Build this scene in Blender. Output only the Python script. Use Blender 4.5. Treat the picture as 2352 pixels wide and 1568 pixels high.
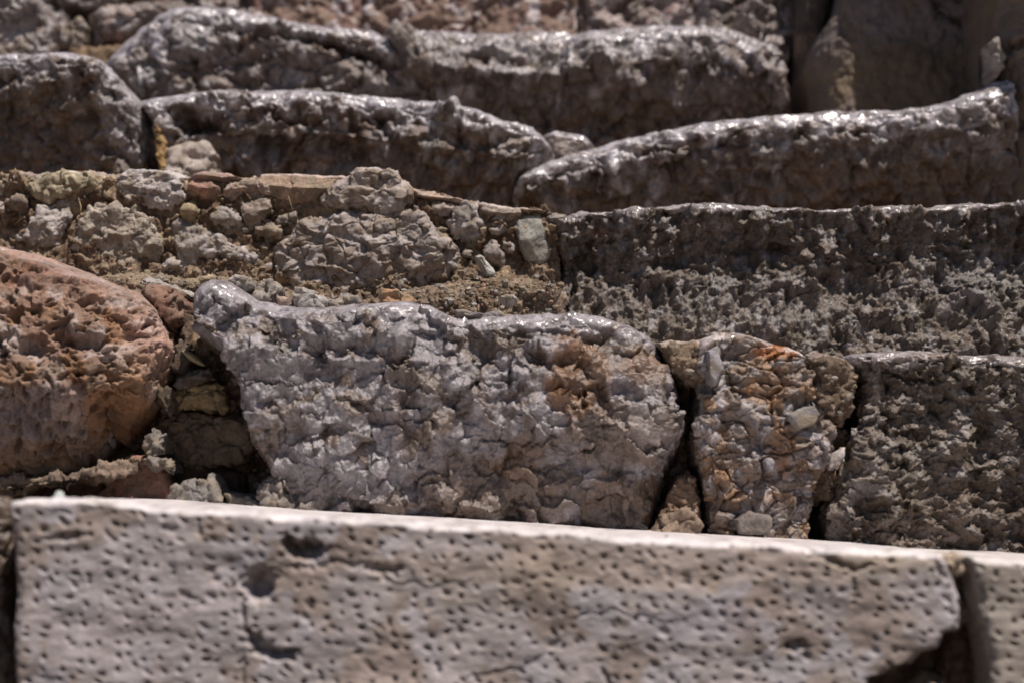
import bpy, math, random
import numpy as np
from mathutils import Vector

scene = bpy.context.scene
for o in list(bpy.data.objects):
    bpy.data.objects.remove(o)
C = scene.collection

# ------------------------------------------------------------------ camera, sky, sun, exposure
F = 3467.0            # focal length in pixels of a 2352 px wide frame
PITCH = math.atan((1150 - 784) / F)
cam_d = bpy.data.cameras.new('camera')
cam = bpy.data.objects.new('camera', cam_d)
C.objects.link(cam)
cam_d.sensor_width = 36
cam_d.lens = F / 2352 * 36
cam.location = (0, 0, 0)
cam.rotation_euler = (math.radians(90) + PITCH, 0, 0)
cam_d.clip_start = 0.02
cam_d.clip_end = 3000
cam_d.dof.use_dof = True
cam_d.dof.focus_distance = 1.45
cam_d.dof.aperture_fstop = 4.6
scene.camera = cam

SUN_EL, SUN_AZ = math.radians(64), math.radians(40)
world = bpy.data.worlds.new('World')
scene.world = world
world.use_nodes = True
wn = world.node_tree
wn.nodes.clear()
sky = wn.nodes.new('ShaderNodeTexSky')
sky.sky_type = 'NISHITA'
sky.sun_disc = False
sky.air_density = 0.8
sky.dust_density = 0.8
sky.sun_elevation = SUN_EL
sky.sun_rotation = math.pi - SUN_AZ
bg = wn.nodes.new('ShaderNodeBackground')
bg.inputs['Strength'].default_value = 0.05
wo = wn.nodes.new('ShaderNodeOutputWorld')
wn.links.new(sky.outputs[0], bg.inputs[0])
wn.links.new(bg.outputs[0], wo.inputs[0])

sd = bpy.data.lights.new('sun', 'SUN')
sun = bpy.data.objects.new('sun', sd)
C.objects.link(sun)
sd.energy = 5.0
sd.angle = math.radians(0.5)
sd.color = (1.0, 0.92, 0.84)
S = Vector((math.cos(SUN_EL) * math.sin(SUN_AZ), -math.cos(SUN_EL) * math.cos(SUN_AZ), math.sin(SUN_EL)))
sun.rotation_euler = S.to_track_quat('Z', 'Y').to_euler()
sun.location = (1, -2, 4)

vs = scene.view_settings
vs.view_transform = 'Standard'
vs.look = 'None'
vs.exposure = 0.18
vs.gamma = 1
vs.use_curve_mapping = False

# ------------------------------------------------------------------ mapping between picture and place
CP, SP = math.cos(PITCH), math.sin(PITCH)

def at(px, py, Y):
    """point of the plane y = Y that lies on the line of sight through px, py"""
    a = (np.asarray(px, float) - 1176) / F
    b = (784 - np.asarray(py, float)) / F
    dy = CP - SP * b
    dz = SP + CP * b
    return a / dy * Y, dz / dy * Y

def px_of(x, z, Y):
    d = Y * CP + z * SP
    return 1176 + F * x / d, 784 - F * (z * CP - Y * SP) / d

# ------------------------------------------------------------------ noise
_rng = np.random.RandomState(7)
_ang = _rng.rand(1024) * 2 * np.pi
_GX, _GY = np.cos(_ang), np.sin(_ang)

def _hash(ix, iy, seed):
    h = (ix.astype(np.int64) * 374761393 + iy.astype(np.int64) * 668265263 + int(seed) * 982451653) & 0xffffffff
    h = ((h ^ (h >> 13)) * 1274126177) & 0xffffffff
    return h ^ (h >> 16)

def perlin(x, y, seed=0):
    ix = np.floor(x); iy = np.floor(y)
    fx = x - ix; fy = y - iy
    u = fx * fx * fx * (fx * (fx * 6 - 15) + 10)
    v = fy * fy * fy * (fy * (fy * 6 - 15) + 10)
    def g(ax, ay):
        k = _hash(ix + ax, iy + ay, seed) & 1023
        return _GX[k] * (fx - ax) + _GY[k] * (fy - ay)
    a = g(0, 0); b = g(1, 0); c = g(0, 1); d = g(1, 1)
    return ((a + u * (b - a)) * (1 - v) + (c + u * (d - c)) * v) * 1.5

def fbm(x, y, seed=0, octv=4, gain=0.5):
    r = 0; a = 1.0; f = 1.0; n = 0
    for i in range(octv):
        r = r + a * perlin(x * f + 13.7 * i, y * f - 7.3 * i, seed + i * 17)
        n += a; a *= gain; f *= 2.03
    return r / n * 1.4

def ridged(x, y, seed=0, octv=4, gain=0.55):
    r = 0; a = 1.0; f = 1.0; n = 0
    for i in range(octv):
        p = 1 - np.abs(perlin(x * f + 3.1 * i, y * f + 9.2 * i, seed + i * 31)) * 1.6
        r = r + a * p * p
        n += a; a *= gain; f *= 2.1
    return r / n

def voro(x, y, seed=0, jit=0.95):
    """F1, F2, random of nearest cell (two), vector from its centre"""
    ix = np.floor(x); iy = np.floor(y)
    F1 = np.full(x.shape, 9.0); F2 = np.full(x.shape, 9.0)
    r1 = np.zeros(x.shape); r2 = np.zeros(x.shape)
    dx = np.zeros(x.shape); dy = np.zeros(x.shape)
    for ax in (-1, 0, 1):
        for ay in (-1, 0, 1):
            h = _hash(ix + ax, iy + ay, seed)
            jx = (h & 0xfff) / 4095.0; jy = ((h >> 12) & 0xfff) / 4095.0
            vx = x - (ix + ax + 0.5 + (jx - 0.5) * jit)
            vy = y - (iy + ay + 0.5 + (jy - 0.5) * jit)
            d = np.sqrt(vx * vx + vy * vy)
            m = d < F1
            F2 = np.where(m, F1, np.minimum(F2, d))
            F1 = np.where(m, d, F1)
            r1 = np.where(m, ((h >> 20) & 0xfff) / 4095.0, r1)
            r2 = np.where(m, ((h >> 5) & 0xff) / 255.0, r2)
            dx = np.where(m, vx, dx); dy = np.where(m, vy, dy)
    return F1, F2, r1, r2, dx, dy

def sst(a, b, x):
    t = np.clip((x - a) / (b - a), 0, 1)
    return t * t * (3 - 2 * t)

def facet(x, y, s, seed, tilt=1.0, crev=0.5, cw=0.12, step=0.5, asp=1.0):
    F1, F2, r1, r2, dx, dy = voro(x / s / asp, y / s, seed)
    a = r2 * 2 * np.pi
    t = tilt * (np.cos(a) * dx + np.sin(a) * dy)
    return (r1 - 0.5) * step + t - crev * np.exp(-(F2 - F1) / cw)

# ------------------------------------------------------------------ surface styles: (p, q) in metres -> height in metres
def warp(p, q, s, a, seed):
    return p + a * fbm(p / s, q / s, seed, 3), q + a * fbm(p / s + 40, q / s + 9, seed + 5, 3)

def planes(x, y, s, seed, tilt=.9, step=.8, cone=1.1, asp=1.0, ang=0.0, sign=1):
    """broken faces that meet in sharp edges: the upper envelope of one tilted, slightly domed face per cell (sign -1: the lower
    envelope, hollow chips with sharp ridges between them)"""
    ca, sa = math.cos(ang), math.sin(ang)
    u, v = (x * ca + y * sa) / s / asp, (-x * sa + y * ca) / s
    ix = np.floor(u); iy = np.floor(v)
    best = np.full(x.shape, -9.0)
    for ax in (-1, 0, 1):
        for ay in (-1, 0, 1):
            h = _hash(ix + ax, iy + ay, seed)
            jx = (h & 0xfff) / 4095.0; jy = ((h >> 12) & 0xfff) / 4095.0
            vx = u - (ix + ax + jx * .9 + .05); vy = v - (iy + ay + jy * .9 + .05)
            r1 = ((h >> 20) & 0xfff) / 4095.0; an = ((h >> 5) & 0xff) / 255.0 * 6.283
            best = np.maximum(best, r1 * step + sign * tilt * (np.cos(an) * vx + np.sin(an) * vy) - cone * (vx * vx + vy * vy))
    return sign * best

def amod(p, q, s, seed, lo=.35, hi=1.35):
    return lo + (hi - lo) * sst(-.35, .35, fbm(p / s, q / s, seed, 3))

def st_lumpy(p, q, k, sd_):
    a, b = warp(p, q, .02, .006, sd_)
    h = .0110 * planes(a, b, .036 * k, sd_, 1.0, .9, .9, 1.0)
    h += .0038 * facet(a, b, .0185 * k, sd_ + 51, 1.7, .15, .08, .9, 1.15)
    a, b = warp(p, q, .007, .0022, sd_ + 2)
    h += .0022 * amod(p, q, .04, sd_ + 52, .1, 1.4) * facet(a, b, .0095 * k, sd_ + 53, 1.7, .25, .08, 1.0, 1.2)
    h += .0042 * amod(p, q, .05, sd_ + 31, .35, 1.3) * planes(a, b, .0125 * k, sd_ + 1, 1.1, .9, 1.0, 1.25, 1.2)
    h += .0018 * amod(p, q, .04, sd_ + 32, .1, 1.35) * planes(a, b, .0066 * k, sd_ + 6, 1.2, .9, 1.0, 1.2, .9)
    a, b = warp(a, b, .003, .0008, sd_ + 3)
    h += .0011 * amod(p, q, .03, sd_ + 33, .1, 1.4) * planes(a, b, .0033 * k, sd_ + 7, 1.3, 1.0, 1.0, 1.3, .7, -1)
    h += .008 * fbm(p / .08, q / .07, sd_ + 3, 2)
    return h

def st_shard(p, q, k, sd_):
    a, b = warp(p, q, .025, .010, sd_)
    h = .0110 * planes(a, b, .024 * k, sd_, 1.1, .9, .9, 1.3, .5, -1)
    a2, b2 = warp(p, q, .009, .004, sd_ + 2)
    h += .0034 * amod(p, q, .05, sd_ + 52, .1, 1.4) * facet(a2, b2, .0125 * k, sd_ + 53, 1.7, .2, .08, 1.0, 1.3)
    h += .0052 * amod(p, q, .055, sd_ + 31, .1, 1.5) * planes(a2, b2, .0115 * k, sd_ + 1, 1.2, 1.0, 1.0, 1.5, .6)
    h += .0030 * amod(p, q, .05, sd_ + 32, .1, 1.4) * planes(a2, b2, .0058 * k, sd_ + 8, 1.2, 1.0, 1.0, 1.7, .4, -1)
    h += .0030 * (ridged(a2 / .010, b2 / .006, sd_ + 3, 3) - .5)
    h += .0022 * facet(a2 + .5 * b2, b2 - .3 * a2, .0075 * k, sd_ + 41, 1.5, .4, .15, 1.0, 1.5)
    h += .011 * fbm(p / .07, q / .06, sd_ + 4, 3)
    return h

def st_columns(p, q, k, sd_):
    h = .92 * st_shard(p, q, k, sd_)
    c = planes(p + .003 * fbm(p / .012, q / .012, sd_ + 9, 2), q * .28, .0098, sd_ + 21, .8, .8, 1.3)
    return .85 * h + .0085 * c * amod(p, q, .06, sd_ + 35, .25, 1.2)

def st_pitted(p, q, k, sd_):
    a, b = warp(p, q, .02, .006, sd_)
    h = .006 * fbm(a / .05, b / .05, sd_, 4)
    for s, d, th in ((.045, .009, .55), (.021, .008, .45), (.010, .0045, .35), (.0048, .0020, .3)):
        F1, F2, r1, r2, dx, dy = voro(a / s, b / s / .8, sd_ + int(s * 9999))
        r = .22 + .28 * r2
        h -= d * (r1 > th) * sst(1.0, 0.35, F1 / r * (1 + .35 * fbm(a / .006, b / .006, sd_ + 70, 2)))
    h += .0020 * planes(a, b, .03, sd_ + 15, 1.0, .8, .9, 1.2, .3) + .0013 * planes(a, b, .007, sd_ + 5, 1.1, .9, 1.0, 1.2, 0, -1)
    h += .0012 * fbm(p / .005, q / .005, sd_ + 4, 3)
    return h

def st_tooled(p, q, k, sd_):
    h = .0020 * fbm(p / .06, q / .03, sd_, 3)
    h += .0005 * fbm(p / .012, q / .006, sd_ + 1, 3)
    a, b = warp(p, q, .03, .004, sd_ + 9)
    ca, sa = math.cos(.06), math.sin(.06)
    u, v = (a * ca - b * sa), (a * sa + b * ca)
    for n, (sx, sy, dep) in enumerate(((.0112, .0086, .0046), (.021, .0165, .0034))):
        iy = np.floor(v / sy)
        F1, F2, r1, r2, dx, dy = voro(u / sx + .5 * (np.floor(v / sy) % 2) * 0, v / sy, sd_ + 40 + n, .62 if n == 0 else .9)
        ex, ey = dx * sx, dy * sy
        w = np.sqrt((ex * (.72 + .3 * r1)) ** 2 + (ey * 1.0 + .25 * ex) ** 2)
        r = (.0017 + .0012 * r2 * r2) * (1 if n == 0 else 1.15)
        on = (r1 < (.95 if n == 0 else .35)) * (.7 + .3 * sst(-.45, -.1, fbm(p / .04, q / .03, sd_ + 60, 2)))
        h -= .92 * dep * (.5 + .7 * r1) * on * sst(1.1, .3, w / r)
    h += .0018 * planes(a, b, .045, sd_ + 3, .7, .9, .9, 1.9, .1) * amod(p, q, .08, sd_ + 5, 0, 1.2)
    return h

def st_breccia(p, q, k, sd_):
    a, b = warp(p, q, .012, .004, sd_)
    h = 0
    for s, am in ((.022 * k, .0048), (.011 * k, .0034), (.0055 * k, .0013)):
        F1, F2, r1, r2, dx, dy = voro(a / s, b / s, sd_ + int(s * 99999))
        an = r2 * 6.28
        h = h + am * ((r1 - .5) * .9 + 1.3 * (np.cos(an) * dx + np.sin(an) * dy) - .7 * np.exp(-(F2 - F1) / .05))
    h += .005 * fbm(p / .06, q / .06, sd_ + 3, 2)
    h += .0010 * fbm(p / .004, q / .004, sd_ + 4, 3)
    return h

def st_cracked(p, q, k, sd_):
    a, b = warp(p, q, .02, .004, sd_)
    h = 0
    for s, am in ((.026 * k, .0055), (.011 * k, .0030), (.005 * k, .0010)):
        F1, F2, r1, r2, dx, dy = voro(a / s / 1.3, b / s, sd_ + int(s * 99999))
        an = r2 * 6.28
        h = h + am * ((r1 - .5) * .7 + 1.2 * (np.cos(an) * dx + np.sin(an) * dy) - .8 * np.exp(-(F2 - F1) / .04))
    h += .004 * fbm(p / .05, q / .05, sd_ + 3, 3)
    h += .0006 * fbm(p / .006, q / .004, sd_ + 4, 4)
    return h

def st_chalk(p, q, k, sd_):
    a, b = warp(p, q, .015, .005, sd_)
    h = .0018 * facet(a, b, .013 * k, sd_ + 53, 1.6, .1, .08, .9, 1.3)
    h += .0075 * planes(a, b, .022 * k, sd_, 1.1, .7, .8, 1.3, .5)
    h += .0056 * planes(a, b, .0090 * k, sd_ + 1, 1.2, .9, 1.0, 1.6, .3)
    h += .0028 * amod(p, q, .02, sd_ + 7, .3, 1.4) * planes(a, b, .0042 * k, sd_ + 5, 1.2, .9, 1.0, 1.6, .2)
    h += .0008 * (ridged(a / .006, b / .003, sd_ + 2, 3) - .5)
    h += .004 * fbm(p / .03, q / .03, sd_ + 3, 3)
    return h

def st_fract(p, q, k, sd_):
    a, b = warp(p, q, .02, .0035, sd_)
    h = .0075 * planes(a, b, .024 * k, sd_, 1.0, .8, .9, 1.3, .4)
    h += .0024 * planes(a, b, .0105 * k, sd_ + 1, 1.2, .9, 1.0, 1.3, .9)
    h += .0016 * planes(a, b, .0042 * k, sd_ + 5, 1.2, .9, 1.0, 1.4, .2)
    for s_, d_ in ((.019, .0050), (.009, .0028)):
        F1, F2, r1, r2, dx, dy = voro(a / s_ / 1.3, b / s_, sd_ + int(s_ * 9999), 1.0)
        h += d_ * .75 * ((r1 - .5) * .9 + 1.5 * (np.cos(r2 * 6.28) * dx + np.sin(r2 * 6.28) * dy))
        h -= d_ * .8 * np.exp(-(F2 - F1) / .035) * amod(p, q, .03, sd_ + int(s_ * 8888), -.1, 1.3).clip(0, 2)
    h += .005 * fbm(p / .05, q / .05, sd_ + 3, 2)
    return h

def st_earth(p, q, k, sd_):
    a, b = warp(p, q, .02, .008, sd_)
    h = .008 * fbm(a / .04, b / .04, sd_, 4, .55)
    h += .003 * fbm(a / .009, b / .009, sd_ + 1, 3, .6)
    F1, F2, r1, r2, dx, dy = voro(a / .0045, b / .0045, sd_ + 2)
    h += .0016 * (r1 > .4) * sst(.55, .1, F1)
    F1, F2, r1, r2, dx, dy = voro(a / .012, b / .012, sd_ + 3)
    h += .004 * (r1 > .6) * sst(.5, .2, F1)
    h += .0007 * fbm(p / .002, q / .002, sd_ + 4, 2)
    return h

def st_soft(p, q, k, sd_):
    h = .010 * fbm(p / .08, q / .08, sd_, 4)
    h += .003 * facet(p, q, .04, sd_ + 1, .8, .5, .08, .6)
    h += .002 * fbm(p / .01, q / .01, sd_ + 2, 3)
    return h

def st_bulky(p, q, k, sd_):
    a, b = warp(p, q, .03, .012, sd_)
    h = .016 * planes(a, b, .050 * k, sd_, 1.0, .7, .9, 1.6, .15)
    a, b = warp(p, q, .01, .004, sd_ + 2)
    h += .0042 * amod(p, q, .06, sd_ + 52, .1, 1.4) * facet(a, b, .021 * k, sd_ + 53, 1.6, .25, .08, 1.0, 1.4)
    h += .0080 * amod(p, q, .08, sd_ + 31) * planes(a, b, .019 * k, sd_ + 1, 1.1, .9, 1.0, 1.4, .3)
    h += .0056 * amod(p, q, .05, sd_ + 32) * planes(a, b, .0095 * k, sd_ + 6, 1.2, .9, 1.0, 1.4, .2)
    h += .0022 * amod(p, q, .04, sd_ + 34) * planes(a, b, .0048 * k, sd_ + 7, 1.3, 1., 1.0, 1.4, .2, -1)
    F1, F2, r1, r2, dx, dy = voro(a / .04 / 1.5, b / .04, sd_ + 12)
    h -= .010 * np.exp(-(F2 - F1) / .05) * amod(p, q, .06, sd_ + 33, 0, 1.2)
    h += .009 * fbm(p / .12, q / .08, sd_ + 3, 2)
    return h

STY = dict(lumpy=st_lumpy, shard=st_shard, columns=st_columns, pitted=st_pitted, tooled=st_tooled, breccia=st_breccia,
           cracked=st_cracked, chalk=st_chalk, earth=st_earth, fract=st_fract, soft=st_soft, bulky=st_bulky)

# ------------------------------------------------------------------ materials
def rock_mat(name, rough=.85, polish=.3, bump=.5, s1=55, s2=420, con=.35, vein=None, vein_scale=30, spec=.4, patch=None, patch_scale=18, cell=0.0):
    m = bpy.data.materials.new(name)
    m.use_nodes = True
    nt = m.node_tree
    N, L = nt.nodes, nt.links
    N.clear()
    out = N.new('ShaderNodeOutputMaterial'); bs = N.new('ShaderNodeBsdfPrincipled')
    L.new(bs.outputs[0], out.inputs[0])
    geo = N.new('ShaderNodeTexCoord')
    inf = N.new('ShaderNodeObjectInfo')
    add = N.new('ShaderNodeVectorMath'); add.operation = 'ADD'
    L.new(geo.outputs['Object'], add.inputs[0])
    sc = N.new('ShaderNodeVectorMath'); sc.operation = 'SCALE'
    L.new(inf.outputs['Location'], sc.inputs[0]); sc.inputs['Scale'].default_value = 1.0
    L.new(sc.outputs[0], add.inputs[1])
    tint = N.new('ShaderNodeAttribute'); tint.attribute_name = 'tint'
    wear = N.new('ShaderNodeAttribute'); wear.attribute_name = 'wear'
    def noise(scale, det, rgh=.6, dist=0):
        n = N.new('ShaderNodeTexNoise')
        n.inputs['Scale'].default_value = scale; n.inputs['Detail'].default_value = det
        n.inputs['Roughness'].default_value = rgh; n.inputs['Distortion'].default_value = dist
        L.new(add.outputs[0], n.inputs['Vector'])
        return n.outputs[0]
    def mr(v, a, b, c, d):
        n = N.new('ShaderNodeMapRange')
        n.inputs[1].default_value = a; n.inputs[2].default_value = b
        n.inputs[3].default_value = c; n.inputs[4].default_value = d
        L.new(v, n.inputs[0]); return n.outputs[0]
    def math_(op, a, b):
        n = N.new('ShaderNodeMath'); n.operation = op
        for i, v in enumerate((a, b)):
            if isinstance(v, (int, float)): n.inputs[i].default_value = v
            else: L.new(v, n.inputs[i])
        return n.outputs[0]
    n1 = noise(s1, 8, .65, .4); n2 = noise(s2, 5, .7); n3 = noise(s1 * .25, 4)
    v1 = mr(n1, .33, .67, 1 - con, 1 + con)
    v2 = mr(n2, .33, .67, 1 - con * .8, 1 + con * .8)
    v = math_('MULTIPLY', v1, v2)
    comb = N.new('ShaderNodeCombineXYZ')
    for i in range(3): L.new(v, comb.inputs[i])
    def mix(fac, a, b, mode='MIX'):
        n = N.new('ShaderNodeMix'); n.data_type = 'RGBA'; n.blend_type = mode
        if isinstance(fac, float): n.inputs[0].default_value = fac
        else: L.new(fac, n.inputs[0])
        for i, c in ((6, a), (7, b)):
            if isinstance(c, tuple): n.inputs[i].default_value = (*c, 1)
            else: L.new(c, n.inputs[i])
        return n.outputs[2]
    col = mix(1.0, tint.outputs['Color'], comb.outputs[0], 'MULTIPLY')
    if patch:
        pm = mr(noise(patch_scale, 7, .7, .6), .50, .60, 0, 1)
        col = mix(math_('MULTIPLY', pm, mr(wear.outputs['Fac'], 0, 1, .75, .15)), col, patch)
    if vein:
        w = noise(vein_scale, 5, .55, 1.2)
        w = math_('ABSOLUTE', math_('SUBTRACT', w, .5), 0)
        col = mix(mr(w, 0, .012, .75, 0), col, vein)
    L.new(col, bs.inputs['Base Color'])
    rw = math_('MULTIPLY', wear.outputs['Fac'], mr(n1, .35, .6, 1, .55))
    L.new(mr(rw, 0, 1, rough, polish), bs.inputs['Roughness'])
    bs.inputs['Specular IOR Level'].default_value = spec
    bp = N.new('ShaderNodeBump')
    vo = N.new('ShaderNodeTexVoronoi'); vo.feature = 'F1'; vo.inputs['Scale'].default_value = s2 * .8
    dv = N.new('ShaderNodeVectorMath'); dv.operation = 'SCALE'
    nw = N.new('ShaderNodeTexNoise'); nw.inputs['Scale'].default_value = s2 * .5; L.new(add.outputs[0], nw.inputs['Vector'])
    L.new(nw.outputs[1], dv.inputs[0]); dv.inputs['Scale'].default_value = .004
    da = N.new('ShaderNodeVectorMath'); da.operation = 'ADD'; L.new(add.outputs[0], da.inputs[0]); L.new(dv.outputs[0], da.inputs[1])
    L.new(da.outputs[0], vo.inputs['Vector'])
    hh = math_('ADD', math_('MULTIPLY', n2, .5), math_('ADD', math_('MULTIPLY', n1, 1.0), math_('MULTIPLY', vo.outputs['Distance'], cell)))
    L.new(hh, bp.inputs['Height'])
    L.new(mr(wear.outputs['Fac'], 0, 1, bump, bump * .18), bp.inputs['Strength'])
    bp.inputs['Distance'].default_value = .004
    L.new(bp.outputs[0], bs.inputs['Normal'])
    return m

M = dict(
    slab=rock_mat('tooled_limestone', .8, .45, .2, 40, 350, .16),
    grey=rock_mat('grey_limestone', .36, .15, .5, 75, 380, .42, patch=(.105, .072, .052), patch_scale=22, spec=.7, cell=-.35),
    worn=rock_mat('worn_grey_limestone', .36, .2, .75, 60, 240, .42, patch=(.085, .064, .052), patch_scale=38, spec=.6, cell=-.35),
    dark=rock_mat('chipped_dark_limestone', .34, .15, .6, 75, 380, .45, patch=(.11, .09, .07), patch_scale=25, cell=-.35),
    red=rock_mat('red_travertine', .8, .4, .6, 50, 420, .30, patch=(.19, .135, .10), patch_scale=24),
    brec=rock_mat('veined_breccia', .7, .3, .45, 60, 420, .25, vein=(.10, .075, .055), vein_scale=45, patch=(.20, .15, .11), patch_scale=30),
    conglom=rock_mat('rusty_conglomerate', .55, .15, 0.35, 70, 420, .35, patch=(.16, .105, .07), patch_scale=40, spec=.6, cell=-.35),
    chalk=rock_mat('pale_chalky_stone', .7, .35, .75, 75, 450, .34, patch=(.24, .19, .13), patch_scale=35),
    earth=rock_mat('packed_earth', .95, .7, .8, 120, 700, .40, patch=(.10, .065, .042), patch_scale=50, spec=.2),
    wall=rock_mat('shaded_wall_stone', .85, .5, .5, 30, 300, .30, patch=(.16, .115, .07), patch_scale=14),
)

# ------------------------------------------------------------------ object helpers
def thing(name, label, cat, loc, group=None):
    o = bpy.data.objects.new(name, None)
    C.objects.link(o); o.location = loc
    o.empty_display_size = .05
    o['label'] = label; o['category'] = cat
    if group: o['group'] = group
    return o

def link_mesh(name, V, faces_q, extra, mat, parent=None, attrs=None):
    """V (n,3) world coordinates, quads (m,4), extra = list of polygons"""
    c = np.array([(V[:, 0].min() + V[:, 0].max()) / 2, (V[:, 1].min() + V[:, 1].max()) / 2, V[:, 2].min()])
    me = bpy.data.meshes.new(name)
    nq = len(faces_q)
    loops = faces_q.reshape(-1)
    starts = np.arange(nq) * 4
    tot = np.full(nq, 4)
    for e in extra:
        starts = np.append(starts, len(loops)); tot = np.append(tot, len(e))
        loops = np.concatenate([loops, np.asarray(e)])
    me.vertices.add(len(V)); me.loops.add(len(loops)); me.polygons.add(len(starts))
    me.vertices.foreach_set('co', (V - c).astype(np.float32).ravel())
    me.loops.foreach_set('vertex_index', loops.astype(np.int32))
    me.polygons.foreach_set('loop_start', starts.astype(np.int32))
    me.polygons.foreach_set('loop_total', tot.astype(np.int32))
    me.polygons.foreach_set('use_smooth', np.ones(len(starts), bool))
    me.update(calc_edges=True)
    if attrs:
        for k, v in attrs.items():
            if v.ndim == 2:
                a = me.attributes.new(k, 'FLOAT_COLOR', 'POINT')
                a.data.foreach_set('color', np.concatenate([v, np.ones((len(v), 1))], 1).astype(np.float32).ravel())
            else:
                a = me.attributes.new(k, 'FLOAT', 'POINT')
                a.data.foreach_set('value', v.astype(np.float32))
    me.materials.append(mat)
    o = bpy.data.objects.new(name, me)
    C.objects.link(o)
    if parent:
        o.parent = parent
        o.location = Vector(c) - parent.location
    else:
        o.location = c
    return o

def _resample(pts, n, smooth):
    pts = np.asarray(pts, float)
    d = np.r_[0, np.cumsum(np.hypot(*np.diff(pts, axis=0).T))]
    t = np.linspace(0, d[-1], 400)
    a = np.stack([np.interp(t, d, pts[:, 0]), np.interp(t, d, pts[:, 1])], 1)
    k = max(1, int(smooth * 400))
    e0, e1 = a[0].copy(), a[-1].copy()
    ext = np.concatenate([2 * e0 - a[k:0:-1], a, 2 * e1 - a[-2:-k - 2:-1]])
    ker = np.hanning(2 * k + 3)[1:-1]; ker /= ker.sum()
    s = np.stack([np.convolve(ext[:, i], ker, 'valid') for i in (0, 1)], 1)
    s[0], s[-1] = e0, e1
    tt = np.linspace(0, 1, 400)
    u = np.asarray(n, float)
    return np.stack([np.interp(u, tt, s[:, 0]), np.interp(u, tt, s[:, 1])], 1)

def _corners(P):
    """pick four vertices of a polygon (clockwise in the picture) as its corners"""
    c = (P.max(0) + P.min(0)) / 2; h = (P.max(0) - P.min(0)) / 2 + 1e-9
    Q = (P - c) / h
    n = len(P)
    idx = []
    for sx, sy in ((-1, -1), (1, -1), (1, 1), (-1, 1)):      # picture y points down
        sc = Q[:, 0] * sx + Q[:, 1] * sy
        for i in idx: sc[i] = -99
        idx.append(int(np.argmax(sc)))
    return idx

def sides_from_poly(poly):
    P = np.asarray(poly, float)
    a = 0.5 * np.sum(P[:, 0] * np.roll(P[:, 1], -1) - np.roll(P[:, 0], -1) * P[:, 1])
    if a < 0: P = P[::-1]
    tl, tr, br, bl = _corners(P)
    n = len(P)
    def run(i, j):
        k = [i]
        while k[-1] != j: k.append((k[-1] + 1) % n)
        return P[k]
    return run(tl, tr), run(tr, br), run(br, bl)[::-1], run(bl, tl)[::-1]   # top, right, bottom, left

def _axis(n_len, r0, r1, back, res):
    """positions along one direction: (param distance from edge0, backward y) including rolls and backs; r = (inset, depth)"""
    a, y = [], []
    def backs(b):
        o, s, st = [], 0, res * 2.5
        while s < b:
            s = min(b, s + st); st = min(st * 1.6, .04); o.append(s)
        return o
    n0 = max(4, int(1.3 * max(r0) / res))
    for s in reversed(backs(back - r0[1])): a.append(0.); y.append(r0[1] + s)
    for th in np.linspace(math.pi / 2, 0, n0, endpoint=False):
        a.append(r0[0] * (1 - math.sin(th))); y.append(r0[1] * (1 - math.cos(th)))
    n = max(3, int((n_len - r0[0] - r1[0]) / res))
    for s in np.linspace(r0[0], n_len - r1[0], n): a.append(s); y.append(0.)
    n1 = max(4, int(1.3 * max(r1) / res))
    for th in np.linspace(0, math.pi / 2, n1 + 1)[1:]:
        a.append(n_len - r1[0] * (1 - math.sin(th))); y.append(r1[1] * (1 - math.cos(th)))
    for s in backs(back - r1[1]): a.append(n_len); y.append(r1[1] + s)
    return np.array(a) / n_len, np.array(y)

def seg_dist(px, py, pts):
    d = np.full(px.shape, 1e9); tt = np.zeros(px.shape)
    n = len(pts) - 1
    for i in range(n):
        (x0, y0), (x1, y1) = pts[i], pts[i + 1]
        L2 = (x1 - x0) ** 2 + (y1 - y0) ** 2 + 1e-9
        t = np.clip(((px - x0) * (x1 - x0) + (py - y0) * (y1 - y0)) / L2, 0, 1)
        e = np.hypot(px - x0 - t * (x1 - x0), py - y0 - t * (y1 - y0))
        m = e < d
        d = np.where(m, e, d); tt = np.where(m, (i + t) / n, tt)
    return d, tt

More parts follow.
